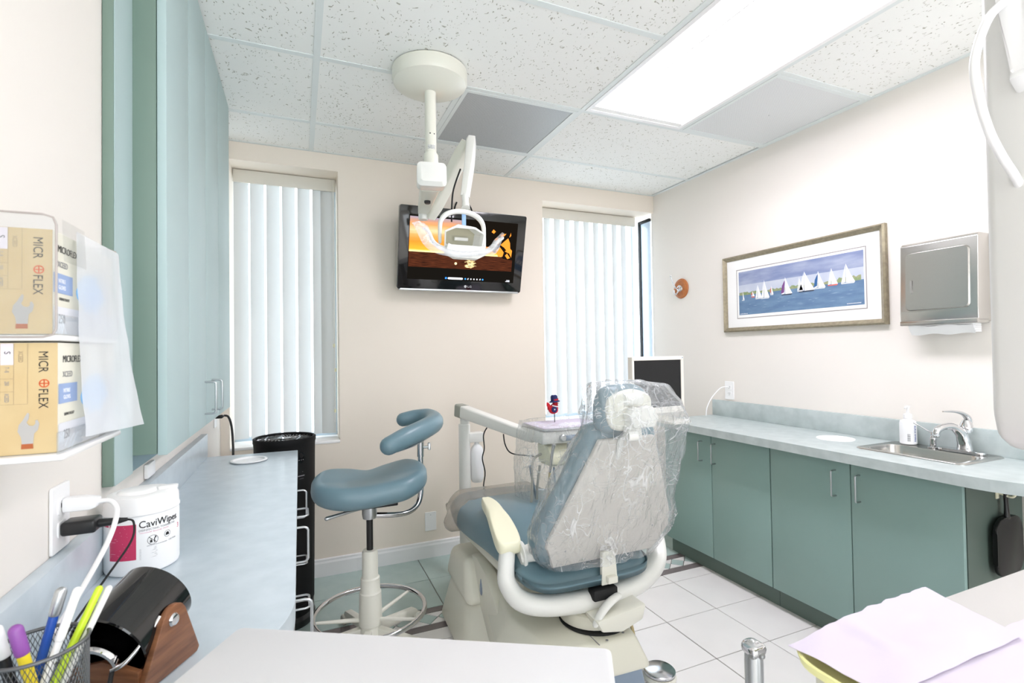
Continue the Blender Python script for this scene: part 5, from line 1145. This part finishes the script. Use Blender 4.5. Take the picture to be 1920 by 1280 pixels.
# tray
tr = thing('instrument_tray', 'pale yellow plastic tray under the lavender papers', 'tray', (.74, .3, .9))
def trayring(bm, ins, z, r): return [bm.verts.new((x, y, z)) for x, y in rrect(.568 + ins, .862 - ins, .115 + ins, .470 - ins, r, 7)]
bm = bmesh.new(); rs = [trayring(bm, .016, .8785, .04), trayring(bm, .004, .882, .045), trayring(bm, 0, .893, .05), trayring(bm, .0015, .8945, .05), trayring(bm, .005, .893, .047), trayring(bm, .010, .884, .044), trayring(bm, .020, .881, .038)]
for a, b in zip(rs, rs[1:]):
    for k in range(len(a)): bm.faces.new((a[k], a[(k + 1) % len(a)], b[(k + 1) % len(a)], b[k]))
bm.faces.new(rs[0][::-1]); bm.faces.new(rs[-1]); finish(bm, 'tray_shell', yellow, tr, smooth=50)
def paper(label, corners, nz, amp, seed, th=.0006):
    A, B, C_, D_ = [Vector(c) for c in corners]; bm = bmesh.new(); n, m_ = 34, 22; g = []
    for j in range(m_ + 1):
        row = []
        for i in range(n + 1):
            u, v = i / n, j / m_; p = A.lerp(B, u).lerp(D_.lerp(C_, u), v)
            p.z += amp * (noise.noise(Vector((u * 3, v * 2, seed))) + .35 * noise.noise(Vector((u * 9, v * 5, seed)))) + nz(u, v)
            if j == m_: p.y += .004 * noise.noise(Vector((u * 14, 3, seed)))
            row.append(bm.verts.new(p))
        g.append(row)
    for j in range(m_):
        for i in range(n): bm.faces.new((g[j][i], g[j][i + 1], g[j + 1][i + 1], g[j + 1][i]))
    r = bmesh.ops.extrude_face_region(bm, geom=bm.faces[:]); bmesh.ops.translate(bm, vec=(0, 0, -th), verts=[x for x in r['geom'] if isinstance(x, bmesh.types.BMVert)])
    return tag(finish(bm, 'paper_sheet', lav, None, smooth=60, origin=(sum((c.x for c in (A, B, C_, D_))) / 4, (A.y + C_.y) / 2, A.z)), label, 'paper')
paper('upper lavender paper on the yellow tray, its corner standing up', [(.590, .352, .8975), (.866, .350, .899), (.905, .478, .900), (.577, .462, .8975)], lambda u, v: .004 * math.exp(-((u - .33) ** 2) / .001 - ((v - .7) ** 2) / .1) * 1 + .006 * math.sin(PI * u) * v, .003, 2.2)
paper('lower lavender paper on the yellow tray, running out of the frame', [(.60, .14, .8945), (1.02, .12, .8945), (1.00, .372, .8955), (.59, .372, .8948)], lambda u, v: .0, .0008, 5.1)
# white cart in front of the camera
ct = thing('rolling_cart', 'white flat-topped cart in the lower foreground', 'cart', (.03, .45, 0))
e1 = Vector((.8650, -.5017, 0)).normalized(); e2 = Vector((-e1.y, e1.x, 0)); cA = Vector((-.0755, .763, 0)); cW = .486
def cpt(a, b, z): return cA + e1 * a - e2 * b + Z * z
bm = bmesh.new(); prism(bm, rrect(0, cW, 0, .42, .008, 3), cpt(0, 0, .8985), e1, -e2, -.0215, 0, .003)
finish(bm, 'cart_top', white_lam, ct)
bm = bmesh.new(); prism(bm, rrect(.16, .44, .03, .39, .01), cpt(0, 0, .10), e1, -e2, -.79, 0, .003); finish(bm, 'cart_body', white_lam, ct)
for a, b in ((.19, .06), (.41, .06), (.19, .36), (.41, .36)):
    bm = bmesh.new(); lt(bm, [(0, -.012), (.038, -.012), (.045, -.006), (.045, .006), (.038, .012), (0, .012)], cpt(a, b, .045), 20, Matrix.Rotation(PI / 2, 4, 'X')); tb(bm, [cpt(a, b, .05), cpt(a, b, .105)], .01, smooth=False); finish(bm, 'caster', rubber, ct)
# x-ray housing at the right
xr = thing('x_ray_unit', 'tall white rounded x-ray housing cut off by the right frame edge', 'x-ray unit', (1.35, .42, 1.5))
bm = bmesh.new(); prism(bm, [(1.028, 1.95), (1.022, 1.17), (1.034, 1.130), (1.072, 1.108), (1.70, 1.098), (1.70, 1.95)], (0, .442, 0), X, Z, -.001, .12, .016, 4); 
xh = finish(bm, 'housing', mat('xray_white', '#dcdbd8', .4), xr)
box('suspension_column', MATS['xray_white'], xr, 1.30, 1.55, .33, .43, 1.9, ZC - .002, .01)
bm = bmesh.new(); prism(bm, [(-.03, .08), (.0, .16), (.10, .16), (.10, -.05), (.03, -.055), (.0, -.035), (.02, -.02)], (1.0, .37, 1.72), X, Z, -.03, .0, .006); finish(bm, 'arm_bracket', whitep, xr)
tube('arm_cable', whitep, xr, [(.985, .385, 1.80), (.945, .395, 1.765), (.915, .40, 1.70), (.920, .40, 1.65), (.945, .40, 1.60), (.98, .40, 1.565), (1.03, .40, 1.525), (1.09, .41, 1.46), (1.2, .42, 1.40)], .006, seg=12)
# ------------------------------------------------------------------ left worktop items
# disinfecting wipes canister
wc = thing('wipes_canister', 'white disinfecting wipes canister with pink label', 'canister', (-.309, 1.293, .84))
cc = Vector((-.309, 1.293, .8403))
lathe('canister_body', bottle_m, wc, [(0, 0), (.060, 0), (.064, .003), (.0655, .008), (.0655, .113), (.0640, .116), (.0640, .119), (0, .119)], cc, 64)
lathe('lid', whitep, wc, [(.0655, .119), (.0665, .120), (.0665, .124), (.0652, .126), (.0645, .146), (.060, .154), (.050, .1575), (.044, .1570), (.042, .1555), (0, .1555)], cc, 64)
lathe('flip_cap', whitep, wc, [(.0, .1625), (.028, .1615), (.034, .1585), (.036, .155)], cc + Vector((-.008, .0, 0)), 40)
bm = bmesh.new(); prism(bm, rrect(-.018, .018, -.010, .010, .006, 3), cc + Vector((.045, .005, .154)), X, Y, 0, .008, .002); finish(bm, 'lid_latch', whitep, wc)
fa2 = math.atan2(-1.293, .309)      # angle facing the camera
WR = .0655
arc_patch('pink_label', pink, wc, cc, WR, fa2 - .93, fa2 - .16, .874, .9445, .0003, 20)
arc_patch('pink_band', pink, wc, cc, WR, fa2 - 1.25, fa2 - .98, .940, .9435, .0003, 8)
def cb(a0, z0): 
    return lambda x, y, z: Vector((cc.x + (WR + .0008 + z) * math.cos(fa2 + a0 + x / WR), cc.y + (WR + .0008 + z) * math.sin(fa2 + a0 + x / WR), z0 + y))
text('brand_lettering', ink, wc, 'CaviWipes', .0200, (0, 0, 0), X, Y, .0003, bend=cb(-.10, .9355), sx=.87)
text('lettering', inkg, wc, 'DISINFECTING TOWELETTES', .0055, (0, 0, 0), X, Y, .0001, bend=cb(-.10, .9285), sx=.98)
text('lettering', inkl, wc, 'Tuberculocidal  Bactericidal  Virucidal', .0036, (0, 0, 0), X, Y, .0001, bend=cb(-.08, .9240), sx=.95)
text('lettering', inkg, wc, 'KEEP OUT OF REACH OF CHILDREN', .0024, (0, 0, 0), X, Y, .0001, bend=cb(.10, .8965), sx=.95)
text('lettering', inkg, wc, 'CAUTION', .0045, (0, 0, 0), X, Y, .0001, bend=cb(.72, .8965), sx=.9)
text('lettering', pink, wc, '3', .014, (0, 0, 0), X, Y, .0001, bend=cb(1.10, .915), sx=.9)
bm = bmesh.new()
def cpoly(pts, a0, z0, off=.0008): bm.faces.new([bm.verts.new(Vector((cc.x + (WR + off) * math.cos(fa2 + a0 + x / WR), cc.y + (WR + off) * math.sin(fa2 + a0 + x / WR), z0 + y))) for x, y in pts])
def cring(r0, r1, a0, z0, n=24, sx=1.0):
    for i in range(n):
        a, b = 2 * PI * i / n, 2 * PI * (i + 1) / n; cpoly([(r0 * math.cos(a) * sx, r0 * math.sin(a)), (r1 * math.cos(a) * sx, r1 * math.sin(a)), (r1 * math.cos(b) * sx, r1 * math.sin(b)), (r0 * math.cos(b) * sx, r0 * math.sin(b))], a0, z0)
cring(.0088, .0095, .26, .908); cpoly([(.002, -.006), (.0035, -.006), (.0035, .002), (.006, .004), (.005, .005), (.002, .003)], .26, .908); cpoly([(-.005, -.005), (-.001, -.005), (-.001, -.001), (-.003, .001), (-.005, -.001)], .26, .908); cring(0, .0014, .33, .9135, 10); cring(0, .0011, .22, .910, 8); cpoly([(-.0066, .006), (-.006, .0066), (.0066, -.006), (.006, -.0066)], .26, .908, .001)
cring(.0062, .0068, .68, .912); cpoly([(-.004, -.003), (.004, -.003), (.003, .002), (0, .004), (-.003, .002)], .68, .912)
finish(bm, 'warning_pictograms', ink, wc, smooth=0)
bm = bmesh.new(); rng = random.Random(9)
for i in range(8): cpoly([(0, 0), (rng.uniform(.022, .032), 0), (.03, .0005), (0, .0005)], -.08, .8925 - i * .0028, .0006)
finish(bm, 'fine_print', inkg, wc, smooth=0)
bm = bmesh.new()
for i in range(19):
    l = rng.uniform(.008, .044); cpoly([(0, 0), (l, 0), (l, .0006), (0, .0006)], -.90, .9405 - i * .0033, .0006)
finish(bm, 'label_fine_print', inkl, wc, smooth=0)
# black drum on walnut cradle
hc = Vector((-.216, .868, .912))
bl = thing('drum_lamp', 'glossy black drum held between walnut cheeks, chrome ring inside', 'gadget', (-.216, .868, .84))
tilt = Matrix.Rotation(math.radians(62), 4, 'X')   # lathe axis z tipped toward the camera
lathe('drum', black_gloss, bl, [(0, -.045), (.048, -.045), (.052, -.042), (.052, .046), (.0505, .048), (.049, .046), (.049, -.02), (.035, -.022), (0, -.022)], hc, 56, tilt @ Matrix.Rotation(PI, 4, 'X') if False else Matrix.Rotation(math.radians(112), 4, 'X'))
lathe('inner_cylinder', black_gloss, bl, [(0, -.02), (.026, -.02), (.026, .05), (.024, .052), (.022, .05), (.022, 0), (0, 0)], hc + Vector((-.006, 0, -.012)), 40, Matrix.Rotation(math.radians(112), 4, 'X'))
lathe('chrome_ring', chrome, bl, [(.022, .050), (.022, .058), (.0275, .058), (.0285, .055), (.0285, .047), (.026, .046)], hc + Vector((-.006, 0, -.012)), 40, Matrix.Rotation(math.radians(112), 4, 'X'))
tube('chrome_bail', chrome, bl, [hc + Vector((.020, -.060, -.035)), hc + Vector((.034, -.052, -.028)), hc + Vector((.046, -.030, -.005)), hc + Vector((.050, -.015, .012))], .003, seg=8)
cheek = []
for x0 in (-.166, -.278):
    P = [(-.058, .0), (.045, 0), (.050, .006), (.022, .078), (.016, .086), (.008, .090), (0, .091), (-.008, .089), (-.015, .084), (-.020, .076)]
    bm = bmesh.new(); prism(bm, P, (x0, .868, .8415), Y, Z, 0, .009, .002); finish(bm, 'wooden_cheek', wood, bl)
box('wooden_base', wood, bl, -.270, -.164, .812, .905, .8415, .853, .003)
prismo('wooden_front', wood, bl, [(0, 0), (.10, 0), (.10, .018), (.05, .030), (0, .018)], (-.266, .820, .852), X, Z, -.004, .004, .001)
for x0, s in ((-.157, 1), (-.279, -1)): lathe('pivot_screw', chrome, bl, [(0, .004), (.007, .0035), (.009, .001), (.009, 0)], (x0, .866, .913), 24, Matrix.Rotation(s * PI / 2, 4, 'Y'))
tube('power_lead', rubber, bl, [hc + Vector((.02, -.058, -.035)), hc + Vector((.028, -.072, -.052)), (-.185, .79, .846), (-.165, .765, .8435), (-.15, .74, .8435)], .0028, seg=8)
bl.rotation_euler = (0, 0, math.radians(-28))
# pen cup
pcup = thing('pen_cup', 'dark wire mesh pen cup in the lower left corner', 'pen cup', (-.274, .735, .84))
pcc = Vector((-.274, .735, 0)); PR = .045; pz0, pz1 = .8415, .958
bm = bmesh.new(); nA, nZ = 64, 22; ring_ = [[bm.verts.new((pcc.x + PR * math.cos(2 * PI * (k + .5 * (j % 2)) / nA), pcc.y + PR * math.sin(2 * PI * (k + .5 * (j % 2)) / nA), pz0 + (pz1 - pz0) * j / nZ)) for k in range(nA)] for j in range(nZ + 1)]
for j in range(0, nZ - 1):
    for k in range(nA):
        lo = ring_[j][k]; up = ring_[j + 2][k] if j + 2 <= nZ else None
        l_ = ring_[j + 1][(k - 1 + (j % 2)) % nA]; r_2 = ring_[j + 1][(k + (j % 2)) % nA]
        try: bm.faces.new((lo, r_2, up, l_))
        except ValueError: pass
for v in [v for v in bm.verts if not v.link_faces]: bm.verts.remove(v)
mesh_o = finish(bm, 'wire_mesh', wirem, pcup, smooth=0); mesh_o['kind'] = 'stuff'
wf = mesh_o.modifiers.new('wire', 'WIREFRAME'); wf.thickness = .0011; wf.use_even_offset = False
cir = lambda r, z: [(pcc.x + r * math.cos(2 * PI * k / 36), pcc.y + r * math.sin(2 * PI * k / 36), z) for k in range(36)]
tube('rim', wirem, pcup, cir(PR, pz1), .0022, seg=8, smooth=False, closed=True); lathe('cup_bottom', wirem, pcup, [(0, 0), (PR, 0), (PR + .0015, .003), (PR, .006), (PR - .001, .002), (0, .002)], (pcc.x, pcc.y, pz0), 40)
def pen(label, m, tip, base, r=.0045, cap=None, name='pen', capm=None, cl=.3, prof=None):
    tip, base = Vector(tip), Vector(base); t = thing(name, label, name, base)
    r *= .86; tube('barrel', m, t, [base, tip], r, seg=14, smooth=False, dome=True)
    if capm:
        c0 = tip.lerp(base, cl); tube('cap', capm, t, [c0, tip + (tip - base).normalized() * .002], r * 1.22, seg=14, smooth=False, dome=True)
    return t
pen('blue pen with a silver clicker in the mesh cup', bluepen, (-.257, .745, 1.008), (-.292, .735, .853), .0055, capm=satin, cl=.13)
pen('white pen beside the blue pen in the mesh cup', whitep, (-.243, .748, 1.005), (-.283, .715, .853), .0045, capm=whitep, cl=.3)
pen('lime green highlighter pen leaning to the right in the mesh cup', lime, (-.226, .762, 1.000), (-.283, .728, .853), .0048)
pen('off-white pen beside the lime one in the mesh cup', offw, (-.217, .764, .998), (-.276, .735, .853), .0044)
pen('yellow marker with a purple cap in the mesh cup', yel, (-.284, .715, .985), (-.258, .720, .856), .0065, name='marker', capm=purple, cl=.17)
pen('white and black pen at the left edge of the mesh cup', black, (-.309, .735, .980), (-.285, .742, .853), .0065, capm=whitep, cl=.2)
# plugs on the left outlet
wp = thing('white_cord', 'thick white cord and plug from the left wall outlet', 'cord', (XL + .02, 1.147, 1.02))
bm = bmesh.new(); prism(bm, [(0, -.012), (.040, -.012), (.050, -.008), (.052, .008), (.030, .013), (0, .013)], (XL + .008, 1.136, 1.020), X, Z, -.012, .012, .004); finish(bm, 'plug', whitep, wp)
tube('cable', whitep, wp, [(-.337, 1.136, 1.020), (-.318, 1.134, 1.018), (-.306, 1.12, 1.00), (-.305, 1.07, .965), (-.315, .99, .92), (-.325, .90, .885), (-.33, .84, .858), (-.345, .74, .846), (-.352, .60, .846)], .0042, seg=10)
ba = thing('power_adapter', 'black plug-in adapter with thin cable at the left outlet', 'adapter', (XL + .02, 1.147, .98))
bm = bmesh.new(); bx(bm, XL + .008, XL + .058, 1.118, 1.158, .968, .992, .005, 3); finish(bm, 'adapter_body', black, ba)
tube('plug', black, ba, [(XL + .056, 1.138, .980), (XL + .085, 1.138, .980), (XL + .10, 1.138, .981)], [.008, .006, .003], seg=10, smooth=False)
tube('cable', rubber, ba, [(-.297, 1.138, .981), (-.285, 1.135, .975), (-.285, 1.12, .945), (-.310, 1.07, .90), (-.33, 1.0, .862), (-.335, .93, .846), (-.30, .935, .843)], .0018, seg=8)
# glove box rack
gr = thing('glove_rack', 'clear acrylic glove box rack on the left wall', 'rack', (XL, .86, 1.3))
gx0, gx1, gy0, gy1 = XL + .001, -.263, .750, .966
for yy in (gy0, gy1 - .003): prismo('side_panel', acryl, gr, rrect(gx0, gx1, 1.306, 1.450, .010, 4), (0, yy + .003, 0), X, Z, 0, .003, smooth=0)
def rim_loop(y, z0, z1, x1): return [(gx0 + .002, y, z1), (x1 - .012, y, z1), (x1 - .003, y, z1 - .003), (x1, y, z1 - .012), (x1, y, z0 + .010), (x1 - .003, y, z0 + .003), (x1 - .012, y, z0), (gx0 + .002, y, z0)]
edge_m = mat('acrylic_edge', '#a49c97', .3)
tube('panel_edge', edge_m, gr, rim_loop(gy0, 1.306, 1.450, gx1), .0013, seg=6, smooth=False)
tube('panel_edge', edge_m, gr, rim_loop(gy1, 1.306, 1.450, gx1), .0013, seg=6, smooth=False)
box('shelf', mat('acrylic_white', '#e3e2e0', .25, trans=.0), gr, gx0, gx1 + .002, gy0 + .004, gy1 - .004, 1.302, 1.309, .002)
box('shelf', MATS['acrylic_white'], gr, gx0, gx1 + .006, gy0 + .004, gy1 - .004, 1.160, 1.168, .003)
for z0, h_ in ((1.168, .014), (1.309, .012)): box('front_lip', acryl, gr, gx1 + .000, gx1 + .003, gy0, gy1, z0, z0 + h_ + .012, .001)
box('backplate', acryl, gr, gx0, gx0 + .003, gy0, gy1, 1.16, 1.45, 0)
bm = bmesh.new(); prism(bm, rrect(gx0, gx1 + .004, 1.160, 1.304, .012, 4), (0, gy1, 0), X, Z, 0, .003); finish(bm, 'side_panel', acryl, gr, smooth=0)
def glove_box(label, z0, z1, x1, y0, y1):
    t = thing('glove_box', label, 'box', ((XL + x1) / 2, (y0 + y1) / 2, z0), 'glove boxes in the wall rack')
    box('carton', boxw, t, XL + .006, x1, y0, y1, z0, z1, .001)
    box('tan_end_panel', kraft, t, XL + .006, x1 - .0003, y0 - .0006, y0 + .0002, z0 + .0005, z1 - .0005, 0)
    h = z1 - z0; yf = y0 - .0009
    def fq(name, m, pts, d=0):
        bm = bmesh.new(); bm.faces.new([bm.verts.new((x1 - a, yf - d, z1 - b)) for a, b in pts]); return finish(bm, name, m, t, smooth=0)
    text('brand_lettering', ink, t, 'MICR', .0128, (x1 - .0175, yf, z1 - .010), -Z, X, .0001, sx=.85)
    text('brand_lettering', ink, t, 'FLEX', .0128, (x1 - .0175, yf, z1 - .0545), -Z, X, .0001, sx=.85)
    bm = bmesh.new(); c0 = (x1 - .0125, z1 - .0485)
    for i in range(20):
        a, b = 2 * PI * i / 20, 2 * PI * (i + 1) / 20
        bm.faces.new([bm.verts.new((c0[0] + r * math.cos(q_), yf - .0001, c0[1] + r * math.sin(q_))) for r, q_ in ((.0038, a), (.0050, a), (.0050, b), (.0038, b))])
    for pts in ([(-.0045, -.0006), (.0045, -.0006), (.0045, .0006), (-.0045, .0006)], [(-.0006, -.0045), (.0006, -.0045), (.0006, .0045), (-.0006, .0045)]): bm.faces.new([bm.verts.new((c0[0] + a, yf - .0001, c0[1] + b)) for a, b in pts])
    finish(bm, 'target_emblem', orange, t, smooth=0)
    fq('size_patch', mat('patch_lilac', '#d6cfd6', .6), [(.052, 0.001), (.0405, 0.001), (.0405, .026), (.052, .026)])
    bm = bmesh.new()
    for a0, a1, b0, b1 in ((.0522, .0524, .001, .072), (.0400, .0403, .001, .072), (.0275, .0278, .001, .072), (.0275, .0524, .072, .0723), (.0403, .0524, .042, .0423), (.0403, .0524, .057, .0573)): bm.faces.new([bm.verts.new((x1 - a, yf - .0001, z1 - b)) for a, b in ((a0, b0), (a1, b0), (a1, b1), (a0, b1))])
    finish(bm, 'panel_lines', mat('line_brown', '#94836b', .7), t, smooth=0)
    text('lettering', ink, t, 'S', .008, (x1 - .0485, yf - .0001, z1 - .010), -Z, X, .0001)
    for s, dz in (('7 - 8', .0285), ('250', .045), ('XCEED', .059)): text('lettering', inkg, t, s, .0055, (x1 - .0482, yf, z1 - dz), -Z, X, .0001, sx=.6)
    text('lettering', MATS['line_brown'], t, 'XCEED', .006, (x1 - .036, yf, z1 - .010), -Z, X, .0001, sx=.7)
    # printed gloved hand
    hp_ = [(.030, .1165), (.0315, .1045), (.0345, .098), (.0335, .091), (.030, .086), (.027, .080), (.0255, .0775), (.024, .079), (.0245, .0845), (.0265, .0885), (.024, .092), (.0205, .0925), (.0185, .0905), (.0185, .0865), (.0165, .0860), (.0148, .090), (.016, .097), (.0195, .101), (.0208, .1165)]
    fq('printed_glove', glovegrey, [(a + .002, b * h / .124) for a, b in hp_], .0001); fq('printed_cuff', brown, [(.033, .1120 * h / .124), (.0225, .1120 * h / .124), (.0222, .1175 * h / .124), (.0333, .1175 * h / .124)], .0002)
    # room-facing side
    xf = x1 + .0005
    def sq(name, m, ya_, yb2, a, b, d=0):
        bm = bmesh.new(); bm.faces.new([bm.verts.new((xf + d, yy, z1 - zz)) for yy, zz in ((ya_, a), (yb2, a), (yb2, b), (ya_, b))]); return finish(bm, name, m, t, smooth=0)
    sq('blue_band', boxblue, y0 + .001, y0 + .055, .050, .074); sq('grey_band', mat('band_grey', '#d9dadf', .6), y0 + .001, y1 - .001, h - .034, h - .001)
    text('brand_lettering', ink, t, 'MICROFLEX', .012, (xf + .0001, y0 + .012, z1 - .024), Y, Z, .0001, sx=.9); text('lettering', inkg, t, 'XCEED', .010, (xf, y0 + .012, z1 - .042), Y, Z, .0001, sx=.9)
    text('lettering', whitep, t, 'NITRILE', .007, (xf + .0001, y0 + .014, z1 - .061), Y, Z, .0001, sx=.8); text('lettering', whitep, t, 'GLOVES', .007, (xf + .0001, y0 + .014, z1 - .069), Y, Z, .0001, sx=.8)
    text('lettering', ink, t, 'DERMATOLOGY', .005, (xf, y0 + .016, z1 - h + .042), Y, Z, .0001, sx=.8); text('lettering', inkg, t, '250', .016, (xf + .0002, y0 + .014, z1 - h + .014), Y, Z, .0001, sx=.75)
    bm = bmesh.new()      # oval opening with blue gloves bulging out
    puff('blue_gloves', mat('glove_blue', '#8cc0ec', .5), t, [(-.052, 0), (-.03, -.024), (0, -.030), (.03, -.024), (.052, 0), (.03, .024), (0, .030), (-.03, .024)], (x1 - .006, y0 + .115, z1 - h * .53), Y, Z, .016, edge=.010, crown=.006, deform=lambda v, q, z: v + Vector((.004 * noise.noise(q * 90), 0, .004 * noise.noise(q * 70 + Vector((3, 1, 0))))))
    return t
glove_box('upper tan glove box in the rack, blue gloves at its opening', 1.3095, 1.434, -.2685, .7565, .960)
glove_box('lower tan glove box in the rack, beneath the first', 1.1685, 1.300, -.2665, .765, .960)
# frosted film hanging in front of the rack
bm = bmesh.new(); n, m_ = 26, 30; g = []
for j in range(m_ + 1):
    v = j / m_; row = []
    for i in range(n + 1):
        u = i / n; ya_ = .800 + .006 * v; yb2 = .957 + .045 * v; y = ya_ + (yb2 - ya_) * u
        z = 1.442 - v * (.262 + .010 * u) ; x = -.2612 + (.022 * v * v + .002) * (.35 + .65 * u) + .0018 * noise.noise(Vector((u * 5, v * 7, 1)))
        row.append(bm.verts.new((x, y, z)))
    g.append(row)
for j in range(m_):
    for i in range(n): bm.faces.new((g[j][i], g[j][i + 1], g[j + 1][i + 1], g[j + 1][i]))
tag(finish(bm, 'film_sheet', frost, None, smooth=180, origin=(-.25, .88, 1.44)), 'frosted plastic film hanging over the glove boxes', 'plastic film')
bm = bmesh.new(); g = []
for j in range(9):
    row = []
    for i in range(9): u, v = i / 8, j / 8; row.append(bm.verts.new((-.2585 + .002 * v, .752 + .068 * u, 1.446 - .05 * v)))
    g.append(row)
for j in range(8):
    for i in range(8): bm.faces.new((g[j][i], g[j][i + 1], g[j + 1][i + 1], g[j + 1][i]))
finish(bm, 'front_guard', acryl, gr, smooth=180)
